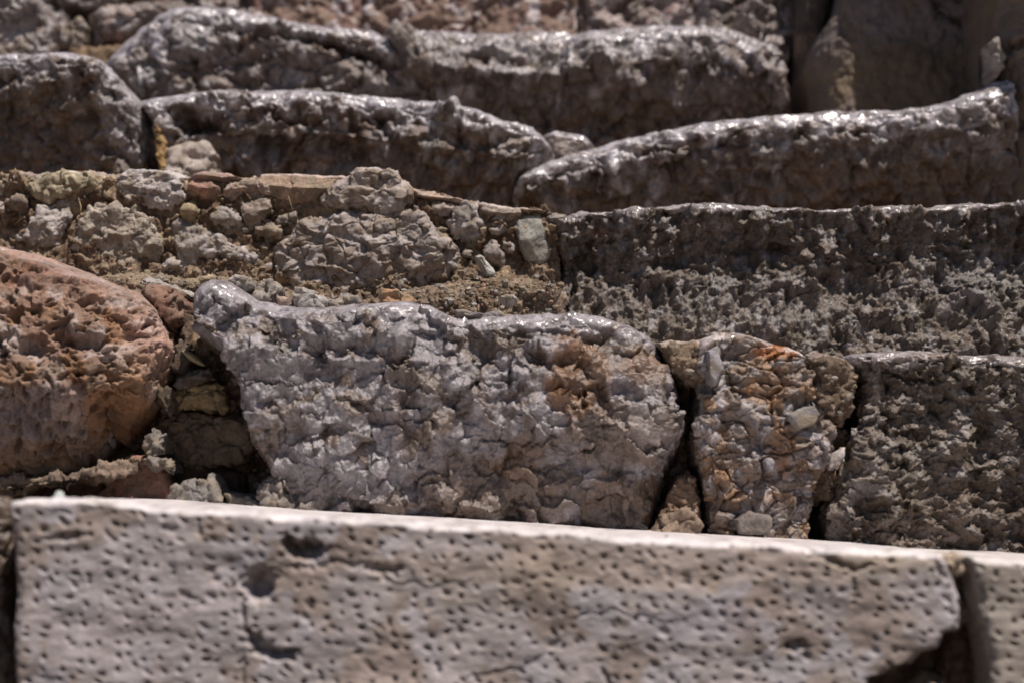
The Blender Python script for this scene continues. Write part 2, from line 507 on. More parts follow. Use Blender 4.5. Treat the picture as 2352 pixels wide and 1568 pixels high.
PXM = 1509.0   # render pixels per metre at 1 m
def stone(name, poly, Y, style, mat, base, parent=None, label=None, seed=1, r=.012, back=.30, q=1.0, k=1.0, amp=1.0,
          prof=None, lat=None, feats=(), stains_and_light=(), wear=None, wearc=None, cells=None, smooth=.03, var=((.5, .5, .5), 0), shear=.0005, kind=None, patches=None, back_y=None):
    """A stone whose front outline is poly (picture coordinates seen on the plane y = Y), rolled over its edges and running `back` metres
    deep. r: edge roll, one number or four (top, right, bottom, left), each a number or (inset, depth). prof / lat: (position, setback)
    lists up the face and across it. feats: dents, cracks and bumps. wear: (width in px below the arris, noise) of the polished edge."""
    res = Y / PXM * 1.22 / q
    if isinstance(poly, tuple): T, R, B, Lf = [np.asarray(s, float) for s in poly]
    else: T, R, B, Lf = sides_from_poly(poly)
    rr_ = [a[1] if isinstance(a, tuple) else a for a in (r if isinstance(r, list) else [r] * 4)]
    conv = lambda s, d=0: np.stack(at(s[:, 0], s[:, 1], Y + d), 1)      # the outline is seen where the rolled edge turns away
    ptop = prof[-1][1] if prof is not None else 0
    T, R, B, Lf = conv(T, .6 * rr_[0] + ptop), conv(R, .5 * rr_[1]), conv(B), conv(Lf, .5 * rr_[3])
    R[0] = T[-1]; Lf[0] = T[0]; B[0] = Lf[-1]; B[-1] = R[-1]
    ln = lambda s: np.hypot(*np.diff(s, axis=0).T).sum()
    W = (ln(T) + ln(B)) / 2; H = (ln(R) + ln(Lf)) / 2
    if not isinstance(r, (list,)): r = [r] * 4
    r = [(a, a) if not isinstance(a, tuple) else a for a in r]
    lim = lambda a, n: (min(a[0], n * .42), a[1])
    rT, rR, rB, rL = lim(r[0], H), lim(r[1], W), lim(r[2], H), lim(r[3], W)
    back = max(back, rT[1] + .01, rR[1] + .01, rB[1] + .01, rL[1] + .01)
    U, YU = _axis(W, rL, rR, back, res)
    Vv, YV = _axis(H, rB, rT, back, res)
    # keep the mesh fine only where the stair shows it: coarser beyond the sides and below the tread in front
    def thin(a, y, keep_fine, n):
        k = keep_fine | (np.arange(len(a)) % n == 0)
        k[0] = k[-1] = True
        for i_ in (0, -1): k |= (a == a[i_]) & (y > 0) & (np.arange(len(a)) % 2 == 0)
        return a[k], y[k]
    sx = lambda c: px_of(c[:, 0], c[:, 1], Y)
    tx, bx = sx(_resample(T, U, smooth))[0], sx(_resample(B, U, smooth))[0]
    U, YU = thin(U, YU, (np.maximum(tx, bx) > -50) & (np.minimum(tx, bx) < 2400), 12)
    ly, ry = sx(_resample(Lf[::-1], Vv, smooth))[1], sx(_resample(R[::-1], Vv, smooth))[1]
    low = 1600 if Y < 1.15 else 1300 if Y < 1.48 else 880 if Y < 1.8 else 560 if Y < 2.1 else 380 if Y < 2.4 else 140
    Vv, YV = thin(Vv, YV, (np.minimum(ly, ry) < low) & (np.maximum(ly, ry) > -40) & ~((Vv < .5) & (YV > .004)), 12)
    t, b = _resample(T, U, smooth), _resample(B, U, smooth)
    l, rr = _resample(Lf[::-1], Vv, smooth), _resample(R[::-1], Vv, smooth)   # bottom to top
    u = U[:, None, None]; v = Vv[None, :, None]
    c00, c10, c01, c11 = b[0], b[-1], t[0], t[-1]
    XZ = (1 - v) * b[:, None] + v * t[:, None] + (1 - u) * l[None] + u * rr[None] \
        - ((1 - u) * (1 - v) * c00 + u * (1 - v) * c10 + (1 - u) * v * c01 + u * v * c11)
    YY = np.hypot(YU[:, None], YV[None, :])
    nu, nv = len(U), len(Vv)
    x = XZ[..., 0]; z = XZ[..., 1]
    sgu = np.where(U < .5, -1., 1.)[:, None]; sgv = np.where(Vv < .5, -1., 1.)[None, :]
    p = x + sgu * YU[:, None]; qq = z + sgv * YV[None, :]
    fx, fy = px_of(x, z, Y)
    y = Y + YY
    if prof is not None:
        pp = np.asarray(prof, float)
        y = y + np.interp(Vv, pp[:, 0], pp[:, 1])[None, :] * np.ones((nu, 1))
    if lat is not None:
        pp = np.asarray(lat, float)
        y = y + np.interp(U, pp[:, 0], pp[:, 1])[:, None]
    # wear along the top
    wk = .55 if mat == 'worn' else .78
    if wear is not None:
        up = (1 - Vv[None, :]) * H * F / Y - YV[None, :] * F / Y * (sgv > 0)
        wn_ = fbm(p / .03, qq / .03, seed + 77, 4) * wear[1]
        w = sst(wear[0], wear[0] * .25, up + wn_)
        w = w * (sgv > 0) + np.zeros_like(x)
        if len(wear) > 2: w *= wear[2]
    else:
        w = np.zeros_like(x)
    h = STY[style](p, qq, k, seed)
    h = (h - np.mean(h)) * amp
    h = h * (1 - wk * w) + w * (.003 * fbm(p / .05, qq / .05, seed + 5, 2) + .0014 * fbm(p / .011, qq / .011, seed + 6, 3) + (.0016 if mat == 'worn' else .0006) * planes(p, qq, .012, seed + 8))
    if feats:
        wx = fx + 11 * fbm(p / .010, qq / .010, seed + 60, 3); wy = fy + 11 * fbm(p / .010 + 5, qq / .010, seed + 61, 3)
    for f in feats:
        kd = f[0]
        if kd == 'dent':      # px, py, rx, ry, angle, depth(m), [power]
            _, cx, cy, rx, ry, an, dep = f[:7]
            pw = f[7] if len(f) > 7 else .5
            ca, sa = math.cos(an), math.sin(an)
            a_ = ((wx - cx) * ca + (wy - cy) * sa) / rx; b_ = (-(wx - cx) * sa + (wy - cy) * ca) / ry
            h = h - dep * sst(1.0, pw * .6, np.hypot(a_, b_))
        elif kd == 'crack':   # points, width px, depth
            d, tt = seg_dist(wx, wy, f[1])
            taper = np.clip(np.minimum(tt, 1 - tt) * 8, .35, 1)
            h = h - f[3] * sst(1.0, .25, d / (f[2] * taper))
        elif kd == 'shelf':   # everything inside polygon-ish ellipse pushed, sharp edge on one side (points, width, depth): one-sided step below a line
            d, tt = seg_dist(wx, wy, f[1])
            ys = np.interp(wx, [a[0] for a in f[1]], [a[1] for a in f[1]])
            inx = (wx > f[1][0][0]) & (wx < f[1][-1][0])
            s_ = wy - ys
            h = h - f[3] * inx * sst(0, 4, s_) * sst(f[2], 0, s_)
    # normals of the smooth body
    Pm = np.stack([x, y, z], -1)
    du = np.gradient(Pm, axis=0); dv = np.gradient(Pm, axis=1)
    nrm = np.cross(du, dv)
    nl = np.linalg.norm(nrm, axis=-1, keepdims=True)
    bad = nl[..., 0] < 1e-12
    nrm = nrm / np.maximum(nl, 1e-12)
    nrm[bad] = (0, -1, 0)
    mid = nrm[nu // 2, nv // 2]
    if mid[1] > 0: nrm = -nrm
    # fade the relief towards the deep back so that neighbours do not cross
    fade = (1 - .6 * sst(.05, .2, YY)) * (1 - .62 * sst(.0, .022, YU))[:, None] * (1 - .6 * sst(.001, .03, YV) * (Vv > .5))[None, :]
    h = h * fade
    Pm = Pm + nrm * h[..., None]
    if shear:
        Pm[..., 0] += shear * fbm(p / .006, qq / .006, seed + 90, 2) * (1 - w)
        Pm[..., 2] += (shear * fbm(p / .006 + 7, qq / .006, seed + 91, 2)) * (1 - w)
    # colour
    base = np.asarray(base, float)
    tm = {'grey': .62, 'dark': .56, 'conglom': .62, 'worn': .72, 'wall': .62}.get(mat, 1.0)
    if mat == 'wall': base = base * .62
    col = np.ones((nu, nv, 3)) * base
    if patches:
        for i, (c, s, th) in enumerate(patches):
            n_ = fbm(p / s, qq / s, seed + 200 + 9 * i, 4)
            m_ = sst(th - .08, th + .10, n_)[..., None]
            col = col * (1 - m_) + np.asarray(c) * tm * m_
    if cells:                  # fragments of their own colour, bounded by the cracks of the fractured style
        a_, b_ = warp(p, qq, .02, .0035, seed)
        for s_, st in ((.019, cells[1] * .6), (.009, cells[1])):
            F1, F2, r1, r2, dx, dy = voro(a_ / s_ / 1.3, b_ / s_, seed + int(s_ * 9999), 1.0)
            cc_ = np.asarray(cells[0])[(r1 * len(cells[0]) * .999).astype(int)] * tm
            m_ = (st * sst(.02, .09, F2 - F1) * (.5 + .5 * r2))[..., None]
            col = col * (1 - m_) + cc_ * m_
    for s in stains_and_light:           # px, py, rx, ry, colour, strength; stains, plus shade and lit edges painted in
        n_ = .35 * fbm(p / .015, qq / .015, seed + 300, 4)
        d = np.hypot((fx - s[0]) / s[2], (fy - s[1]) / s[3]) + n_
        m_ = (sst(1.05, .65, d) * s[5])[..., None]
        col = col * (1 - m_) + np.asarray(s[4]) * tm * m_
    if wearc is None and mat == 'worn': wearc = (.50, .51, .58)  # worn stone tone with the bluish highlight of polished edges mixed in
    if wearc is None: wearc = base * .35 + np.array((.40, .395, .43)) * (.85 if mat != 'dark' else .75)
    if wear is not None:
        m_ = (w * .8 * sst(-.75, .1, fbm(p / .02, qq / .012, seed + 401, 4)))[..., None]
        col = col * (1 - m_) + np.asarray(wearc) * m_
    ids = np.arange(nu * nv).reshape(nu, nv)
    qd = np.stack([ids[:-1, :-1], ids[1:, :-1], ids[1:, 1:], ids[:-1, 1:]], -1).reshape(-1, 4)
    if mid[1] > 0: qd = qd[:, ::-1]
    ring = list(ids[:, 0]) + list(ids[-1, 1:]) + list(ids[-2::-1, -1]) + list(ids[0, -2:0:-1])
    if mid[1] <= 0: ring = ring[::-1]
    o = link_mesh(name, Pm.reshape(-1, 3), qd, [ring], M[mat], parent,
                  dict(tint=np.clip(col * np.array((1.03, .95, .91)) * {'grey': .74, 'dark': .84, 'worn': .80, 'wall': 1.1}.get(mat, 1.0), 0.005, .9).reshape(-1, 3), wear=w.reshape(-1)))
    if label: o['label'] = label
    if kind: o['kind'] = kind
    return o

def z3(pts): return [(x * .5, 357.5 + y * .5) for x, y in pts]

# base colours
GREY = (.34, .33, .34); GREYB = (.27, .25, .24); WHITE = (.46, .45, .455)
REDC = (.33, .19, .15); EARTH = (.17, .125, .09); TAN = (.30, .25, .17); RUST = (.30, .15, .06); BROWN = (.15, .10, .065)

# ------------------------------------------------------------------ the ground below and the earth fill under the steps
def ground():
    nx = 120
    xs = np.r_[-400, -60, -12, np.linspace(-3, 3, nx), 12, 60, 400]
    ys = np.r_[-400, -60, -12, np.linspace(-3, 1.2, nx), 6, 40, 900]
    X, Yy = np.meshgrid(xs, ys, indexing='ij')
    Z = -.42 + .012 * fbm(X / .5, Yy / .5, 3, 3)
    V = np.stack([X, Yy, Z], -1)
    n, m = X.shape
    ids = np.arange(n * m).reshape(n, m)
    qd = np.stack([ids[:-1, :-1], ids[1:, :-1], ids[1:, 1:], ids[:-1, 1:]], -1).reshape(-1, 4)
    o = link_mesh('ground', V.reshape(-1, 3), qd, [], M['earth'], None,
                  dict(tint=np.ones((n * m, 3)) * np.array((.16, .13, .10)), wear=np.zeros(n * m)))
    o['kind'] = 'structure'
ground()

def fill(Y, top, bottom, seed):
    o = stone('earth_fill', (top, [top[-1], bottom[-1]], bottom, [top[0], bottom[0]]), Y, 'earth', 'earth', EARTH, seed=seed,
              r=.02, back=.30, q=.42, amp=1.6, kind='structure', stains_and_light=(), patches=[((.24, .18, .12), .03, .1), ((.09, .065, .05), .02, .25)])
    return o
fill(1.06, [(-500, 1190), (400, 1200), (1200, 1245), (2352, 1310), (2800, 1330)], [(-500, 2300), (2800, 2300)], 3)
fill(1.40, [(-500, 700), (300, 720), (440, 760), (1000, 770), (1540, 840), (1900, 860), (2800, 870)], [(-500, 1350), (2800, 1350)], 4)
fill(1.67, [(-500, 430), (600, 430), (900, 450), (1300, 520), (2800, 510)], [(-500, 850), (2800, 850)], 5)
fill(2.00, [(-500, 180), (300, 240), (800, 260), (1250, 360), (1500, 340), (2250, 270), (2800, 260)], [(-500, 560), (2800, 560)], 6)
fill(2.32, [(-500, 90), (300, 110), (900, 110), (1800, 130), (2800, 130)], [(-500, 400), (2800, 400)], 7)
fill(2.62, [(-500, -20), (900, -10), (2800, -20)], [(-500, 200), (2800, 200)], 8)

# ------------------------------------------------------------------ first step: the dressed slab with tool marks
s0 = thing('stone_step', 'lowest step of pale tooled slabs covered in small punched pits, nearest the camera', 'step', (0, 1.0, -.42), 'steps of the stone stair')
stone('tooled_slab', ([(26, 1152), (54, 1143), (200, 1146), (400, 1164), (700, 1184), (1000, 1200), (1200, 1213), (1500, 1234), (1800, 1250), (2050, 1264), (2182, 1272)],
                      [(2182, 1272), (2178, 1300), (2197, 1350), (2204, 1400), (2198, 1438), (2168, 1446), (2150, 1478), (2118, 1488), (2092, 1520), (2050, 1524), (2030, 1546), (1996, 1552), (1988, 1600), (1988, 1800)],
                      [(28, 1800), (1988, 1800)],
                      [(26, 1152), (30, 1230), (28, 1300), (36, 1400), (32, 1500), (34, 1600), (28, 1800)]),
      1.0, 'tooled', 'slab', (.305, .29, .295), s0, seed=11, r=[(.006, .012), .008, .01, .008], back=.36, q=1.0, smooth=.006, shear=.0006,
      label='long pale slab pocked with small punched pits, with a round hole and a broken right corner',
      wear=(16, 6), wearc=(.64, .64, .67), patches=[((.25, .22, .205), .06, .03), ((.34, .335, .365), .04, .22)],
      stains_and_light=[(300, 1400, 330, 200, (.37, .36, .39), .6), (1600, 1430, 160, 60, (.34, .335, .39), .6), (2000, 1290, 130, 30, (.34, .31, .21), .4),
              (1500, 1300, 700, 60, (.33, .28, .24), .55), (1150, 1340, 200, 60, (.36, .325, .285), .4)],
      feats=[('dent', 594, 1350, 42, 50, 0, .020, .5), ('crack', [(658, 1232), (672, 1258), (715, 1270), (752, 1262)], 22, .015), ('crack', [(690, 1246), (735, 1254)], 18, .010), ('crack', [(655, 1215), (660, 1250), (700, 1265)], 7.0, 0.0033),
             ('crack', [(640, 1300), (780, 1290), (860, 1298), (940, 1305)], 8.4, 0.0022), ('dent', 880, 1306, 60, 9, -.05, .006, .4),
             ('crack', [(560, 1370), (560, 1440), (585, 1490), (640, 1500), (690, 1495)], 6.3, 0.0044), ('crack', [(572, 1446), (592, 1482), (640, 1504), (688, 1494)], 22, .010),
             ('crack', [(560, 1500), (558, 1570), (552, 1800)], 4.9, 0.0022), ('dent', 900, 1640, 330, 110, -.05, -.010, .2),
             ('crack', [(1840, 1265), (1900, 1282), (1960, 1305), (2010, 1300)], 9.8, 0.0044), ('dent', 1890, 1275, 60, 14, .4, .005, .4),
             ('dent', 150, 1232, 70, 14, -.1, .004, .4), ('crack', [(1380, 1530), (1400, 1570), (1480, 1640)], 11.2, 0.00385),
             ('dent', 1830, 1482, 45, 16, -.1, .006, .4), ('crack', [(2150, 1290), (2170, 1330), (2180, 1420)], 8.4, 0.00275),
             ('crack', [(1060, 1560), (1200, 1530), (1250, 1500)], 6.3, 0.0022), ('crack', [(520, 1370), (560, 1320), (600, 1300), (660, 1320)], 7.0, 0.0022),
             ('crack', [(1300, 1420), (1420, 1400), (1560, 1430)], 4.9, 0.00138), ('crack', [(820, 1330), (1000, 1345), (1100, 1330)], 4.9, 0.0011)])
stone('tooled_slab', ([(2228, 1278), (2290, 1283), (2352, 1290), (2480, 1296), (2640, 1300)], [(2640, 1300), (2640, 1800)], [(2285, 1800), (2640, 1800)],
                      [(2228, 1278), (2236, 1330), (2246, 1400), (2262, 1470), (2275, 1560), (2285, 1800)]),
      1.0, 'tooled', 'slab', (.29, .27, .25), s0, seed=12, r=[(.006, .012), .008, .01, .008], back=.36, q=1.1, smooth=.01, shear=.0004, wearc=(.62, .62, .64), wear=(12, 5),
      label='pale tooled slab at the right end beyond the open joint')
stone('kerb_stone', ([(-320, 1170), (-100, 1160), (8, 1152), (22, 1160)], [(22, 1160), (27, 1250), (22, 1400), (28, 1500), (22, 1800)], [(-320, 1800), (22, 1800)], [(-320, 1170), (-320, 1800)]),
      1.035, 'bulky', 'grey', (0.136, 0.105, 0.082), s0, seed=13, r=.012, back=.3, amp=.5, label='dark brown stone at the left end of the lowest step')
stone('packing_stone', [(2155, 1352), (2205, 1345), (2216, 1400), (2206, 1440), (2165, 1420)], 1.025, 'earth', 'chalk', (.26, .215, .17), s0, seed=14, r=.008, back=.10)
stone('packing_stone', [(2160, 1275), (2190, 1272), (2218, 1280), (2214, 1300), (2185, 1306), (2160, 1296)], 1.002, 'chalk', 'chalk', (.42, .36, .29), s0, seed=15, r=.006, back=.08)
stone('packing_stone', [(2170, 1430), (2212, 1405), (2245, 1450), (2262, 1600), (2240, 1760), (2170, 1760), (2160, 1560)], 1.035, 'earth', 'earth', (.13, .095, .07), s0, seed=16, r=.015, back=.10)
stone('packing_stone', [(2075, 1572), (2125, 1538), (2165, 1560), (2180, 1640), (2150, 1760), (2070, 1760)], 1.03, 'chalk', 'chalk', (.24, .19, .15), s0, seed=17, r=.015, back=.10)

# ------------------------------------------------------------------ second step: the big boulders
s1 = thing('stone_step', 'second step of large rough boulders with earth joints, a red stone at its left end', 'step', (0, 1.3, -.1), 'steps of the stone stair')
stone('boulder', ([(-260, 560), (-80, 556), (0, 562), (60, 577), (140, 604), (220, 632), (300, 664), (335, 695), (362, 738)],
                  [(362, 738), (364, 790), (345, 850), (320, 930), (295, 1000), (270, 1050)],
                  [(-260, 1120), (-50, 1118), (60, 1096), (160, 1070), (270, 1050)],
                  [(-260, 560), (-260, 1120)]),
      1.28, 'pitted', 'red', (.235, .155, .118), s1, seed=21, r=[(.022, .05), (.025, .04), .02, .02], back=.26, q=1.1,
      prof=[(0, .045), (.2, .025), (.42, .0), (.55, 0), (.8, .012), (1, .035)], lat=[(0, .0), (.55, 0), (.8, .01), (1, .035)],
      wear=(26, 14, .35), label='large reddish pitted travertine boulder at the left edge', smooth=.02,
      patches=[((.32, .27, .25), .03, .08), ((.22, .13, .075), .03, .22)],
      stains_and_light=[(80, 960, 200, 90, (.36, .31, .30), .7), (250, 960, 90, 100, (.28, .16, .08), .9), (300, 850, 70, 60, (.30, .2, .13), .4), (60, 1050, 150, 50, (.30, .2, .12), .6),
              (60, 625, 150, 40, (.19, .11, .085), .6), (60, 572, 160, 14, (.32, .165, .12), .6), (280, 660, 110, 22, (.29, .18, .14), .5), (40, 860, 90, 30, (.30, .17, .09), .6), (330, 760, 60, 60, (.40, .28, .25), .5)],
      feats=[('dent', 290, 1030, 190, 150, .6, .042, .05), ('dent', 75, 800, 55, 38, 0, .016, .4), ('dent', 190, 785, 62, 26, .1, .014, .4), ('dent', 130, 636, 24, 14, 0, .010, .4), ('dent', 280, 888, 44, 20, -.2, .012, .4),
             ('dent', 105, 900, 14, 10, 0, .008, .3), ('dent', 240, 858, 30, 14, .3, .009, .4), ('dent', 30, 720, 30, 20, 0, .008, .4), ('dent', 230, 915, 20, 12, 0, .008, .3),
             ('dent', 40, 650, 70, 18, .3, .007, .3), ('dent', 10, 980, 20, 10, 0, .007, .3), ('dent', 180, 860, 16, 12, 0, .007, .3)])
stone('boulder', [(320, 655), (350, 650), (395, 662), (414, 690), (412, 735), (398, 760), (372, 740), (340, 700)], 1.37, 'pitted', 'red', (.20, .12, .09), s1, seed=22, r=.018, back=.08,
      label='small red stone tucked behind the red boulder')
stone('bedding_slate', [(-200, 1110), (60, 1098), (200, 1072), (300, 1056), (300, 1085), (200, 1100), (80, 1112), (30, 1150), (-200, 1160)], 1.31, 'cracked', 'chalk', (.20, .155, .12), s1, seed=23, r=.006, back=.12, label='thin dark slate course under the red boulder')
stone('packing_stone', [(-200, 1128), (70, 1120), (250, 1095), (250, 1200), (-200, 1200)], 1.36, 'soft', 'red', (.11, .06, .045), s1, seed=24, r=.01, back=.08)
stone('packing_stone', [(225, 1130), (262, 1085), (300, 1045), (350, 1050), (385, 1085), (392, 1125), (392, 1200), (200, 1200)], 1.345, 'soft', 'red', (.26, .145, .11), s1, seed=25, r=.006, back=.06,
      label='flat rust red wedge stone under the red boulder')
stone('packing_stone', [(396, 905), (430, 880), (480, 872), (512, 890), (516, 935), (500, 948), (440, 938), (400, 942)], 1.365, 'cracked', 'chalk', (.30, .235, .13), s1, seed=26, r=.008, back=.08,
      label='tan block wedged between the red and the silver boulders')
stone('packing_stone', [(370, 960), (430, 948), (520, 950), (575, 965), (590, 1010), (575, 1060), (480, 1085), (400, 1070), (365, 1020)], 1.375, 'cracked', 'chalk', (.15, .11, .075), s1, seed=27, r=.012, back=.08,
      label='brown lump below the tan block, half in shade')
stone('packing_stone', [(400, 1060), (500, 1070), (560, 1100), (560, 1200), (390, 1200)], 1.385, 'soft', 'earth', (.09, .065, .05), s1, seed=28, r=.01, back=.06)
for i, (pl, cc, YY_, st_) in enumerate([
        ([(388, 800), (410, 780), (432, 800), (440, 850), (420, 880), (395, 860)], (.22, .19, .17), 1.36, 'earth'),
        ([(402, 868), (440, 845), (482, 850), (484, 872), (440, 880), (410, 890)], (.27, .25, .24), 1.35, 'earth'),
        ([(362, 900), (390, 890), (400, 930), (395, 965), (370, 950)], (.22, .19, .15), 1.35, 'earth'),
        ([(350, 985), (375, 1000), (372, 1040), (340, 1060), (325, 1030)], (.32, .30, .28), 1.33, 'earth'),
        ([(320, 1060), (350, 1045), (390, 1055), (392, 1085), (365, 1080)], (.30, .28, .27), 1.325, 'earth'),
        ([(395, 1120), (430, 1098), (452, 1108), (470, 1092), (480, 1085), (500, 1125), (510, 1190), (395, 1190)], (.36, .35, .34), 1.30, 'earth'),
        ([(515, 1128), (560, 1135), (600, 1150), (610, 1190), (515, 1190)], (.40, .38, .37), 1.31, 'earth'),
        ([(590, 1110), (630, 1085), (660, 1120), (690, 1190), (600, 1190)], (.36, .33, .31), 1.305, 'earth'),
        ([(540, 700), (545, 690), (560, 700), (565, 716), (548, 716)], (.4, .3, .24), 1.40, 'chalk'),
        ([(395, 740), (430, 720), (445, 760), (438, 800), (410, 800)], (.30, .24, .19), 1.40, 'earth')]):
    stone('packing_stone', pl, YY_, st_, 'chalk' if i in (3, 4, 5, 6, 7, 8) else 'earth', tuple(c * .55 for c in cc), s1, seed=700 + i, r=.008, back=.06, amp=.9)

stone('boulder', ([(440, 715), (446, 672), (462, 650), (490, 641), (525, 648), (560, 668), (590, 690), (640, 700), (700, 703), (780, 702), (850, 696), (900, 690), (945, 692), (985, 700), (1030, 722),
                   (1070, 736), (1110, 731), (1160, 724), (1230, 722), (1320, 721), (1400, 727), (1450, 742), (1490, 765), (1522, 795)],
                  [(1522, 795), (1545, 850), (1568, 900), (1586, 950), (1586, 990), (1565, 1050), (1540, 1110), (1515, 1180), (1500, 1270)],
                  [(668, 1290), (1000, 1290), (1500, 1270)],
                  [(440, 715), (447, 765), (482, 792), (520, 815), (541, 870), (558, 940), (585, 1010), (625, 1080), (655, 1150), (668, 1290)]),
      1.29, 'lumpy', 'grey', (.26, .25, .275), s1, seed=31, r=[(.014, .035), (.03, .04), .02, (.010, .05)], back=.27, q=1.3, smooth=.012, amp=1.08, k=1.35,
      prof=[(0, .035), (.2, .02), (.5, .0), (.8, .006), (1, .016)], lat=[(0, .0), (.8, 0), (.92, .01), (1, .03)],
      wear=(46, 46), label='big silver grey boulder with a lumpy chipped face and a rounded knob at its left end',
      patches=[((.25, .20, .17), .04, .12), ((.48, .475, .52), .018, .15)],
      stains_and_light=[(1330, 870, 90, 120, (.36, .19, .08), .85), (1200, 1060, 50, 60, (.36, .19, .10), .6), (1420, 1000, 130, 90, (.33, .26, .21), .8), (1480, 840, 60, 50, (.38, .20, .09), .7), (1150, 1130, 230, 90, (.24, .18, .135), .85),
              (1430, 1150, 120, 80, (.28, .20, .14), .8), (760, 1160, 160, 60, (.34, .30, .28), .5), (1500, 940, 60, 80, (.38, .36, .35), .5), (1180, 1080, 60, 40, (.33, .19, .11), .5),
              (600, 850, 110, 90, (.41, .40, .42), .6)],
      feats=[('crack', [(960, 705), (1010, 745), (1050, 790)], 7, -.006), ('crack', [(1060, 742), (1100, 760), (1160, 800)], 7, -.004), ('dent', 640, 790, 60, 28, .3, .008, .4),
             ('dent', 1250, 770, 200, 16, 0, .005, .4), ('dent', 800, 800, 200, 30, .05, .007, .3), ('dent', 1310, 830, 55, 40, .2, .008, .4), ('crack', [(1330, 900), (1370, 950), (1430, 990)], 8, -.006),
             ('dent', 1180, 1200, 40, 40, 0, .012, .4), ('dent', 820, 1200, 70, 40, 0, .012, .3), ('dent', 960, 1120, 60, 40, .3, .010, .3), ('dent', 1440, 900, 50, 26, .5, .008, .4),
             ('dent', 900, 950, 70, 40, .4, -.008, .2), ('dent', 1000, 1000, 60, 50, 0, -.008, .2), ('dent', 1100, 920, 60, 50, 0, -.006, .2), ('dent', 720, 1040, 70, 50, .3, -.008, .2),
             ('dent', 1310, 970, 22, 60, 0, -.006, .2), ('crack', [(560, 880), (620, 878), (680, 885)], 4, .003), ('crack', [(1110, 1010), (1200, 1025), (1280, 1000)], 5, .003)])
stone('mortar', [(1512, 785), (1540, 778), (1575, 782), (1610, 778), (1635, 790), (1640, 850), (1610, 880), (1585, 885), (1560, 860), (1535, 830)], 1.318, 'earth', 'earth', (.25, .20, .15), s1, seed=32,
      r=[(.01, .03), .006, .015, .006], back=.25, amp=.7, label='earthy mortar saddle between the silver boulder and the rusty stone', wear=(14, 6, .5))
stone('boulder', ([(1600, 815), (1612, 785), (1640, 770), (1680, 765), (1720, 770), (1760, 780), (1800, 798), (1852, 822)],
                  [(1852, 822), (1884, 860), (1900, 930), (1915, 990), (1912, 1050), (1880, 1100), (1868, 1160), (1872, 1290)],
                  [(1645, 1290), (1872, 1290)],
                  [(1600, 815), (1608, 870), (1610, 930), (1600, 990), (1606, 1060), (1626, 1130), (1645, 1290)]),
      1.30, 'fract', 'conglom', (.20, .155, .12), s1, seed=41, r=[(.010, .025), (.010, .02), .02, (.012, .025)], back=.26, q=1.45, smooth=.008, amp=1.1, k=.72, cells=([(.36, .36, .40), (.30, .29, .30), (.42, .42, .46), (.24, .18, .13), (.32, .19, .09), (.22, .19, .17), (.36, .36, .40)], .85),
      prof=[(0, .02), (.3, .012), (.6, .0), (1, .012)], wear=(22, 14), label='narrow conglomerate boulder with rusty orange matrix and grey chips',
      patches=[((.22, .12, .06), .02, .2)],
      stains_and_light=[(1790, 805, 70, 26, (.48, .20, .07), .95), (1760, 900, 60, 50, (.38, .21, .09), .7), (1800, 1010, 30, 90, (.34, .18, .08), .7), (1790, 1150, 60, 30, (.34, .20, .10), .6), (1790, 880, 60, 40, (.25, .16, .09), .6), (1840, 950, 50, 40, (.33, .33, .35), .8), (1650, 850, 20, 40, (.40, .40, .43), .8), (1720, 1000, 60, 60, (.27, .25, .25), .4),
              (1780, 1180, 60, 40, (.30, .29, .31), .6), (1650, 1180, 40, 40, (.24, .21, .19), .6)])
for i, (pl, cc) in enumerate([([(1812, 955), (1842, 935), (1872, 922), (1886, 950), (1870, 978), (1835, 988)], (.21, .21, .22)), ([(1755, 1058), (1768, 1050), (1780, 1062), (1778, 1082), (1762, 1084)], (.24, .24, .27)),
                        ([(1626, 805), (1650, 792), (1660, 850), (1642, 882), (1628, 850)], (.27, .27, .30)), ([(1690, 1192), (1722, 1172), (1775, 1190), (1764, 1226), (1700, 1226)], (.17, .155, .145))]):
    stone('packing_stone', pl, 1.291, 'soft', 'chalk', cc, s1, seed=420 + i, r=(.002, .005), back=.03, amp=.5, smooth=.002)
stone('mortar', [(1845, 815), (1890, 812), (1940, 818), (1962, 850), (1962, 900), (1950, 965), (1920, 985), (1900, 960), (1880, 900), (1860, 860)], 1.306, 'chalk', 'earth', (.20, .16, .125), s1, seed=43,
      r=[(.008, .03), .015, .015, .01], back=.25, amp=1.1, label='lumpy mortar between the rusty stone and the right boulder', wear=(10, 6, .5))
stone('mortar', [(1870, 985), (1925, 975), (1955, 1000), (1950, 1060), (1920, 1090), (1900, 1150), (1870, 1150), (1865, 1090), (1895, 1050)], 1.335, 'earth', 'earth', (.22, .17, .13), s1, seed=44, r=.012, back=.05)
stone('packing_stone', [(1900, 1062), (1920, 1040), (1942, 1028), (1940, 1052), (1925, 1078), (1905, 1080)], 1.31, 'chalk', 'chalk', (.42, .40, .40), s1, seed=45, r=.004, back=.03, amp=.4, label='small pale flake stuck in the joint')
stone('mortar', [(1560, 1095), (1585, 1080), (1605, 1120), (1615, 1175), (1600, 1290), (1480, 1290), (1520, 1180)], 1.32, 'earth', 'earth', (.25, .18, .13), s1, seed=46, r=.012, back=.06)
stone('packing_stone', [(1500, 1222), (1520, 1192), (1550, 1178), (1590, 1165), (1612, 1195), (1608, 1240), (1600, 1280), (1500, 1280)], 1.30, 'chalk', 'chalk', (.22, .17, .13), s1, seed=47, r=.008, back=.06, amp=.8,
      label='small tan foot stone in the gap right of the silver boulder')
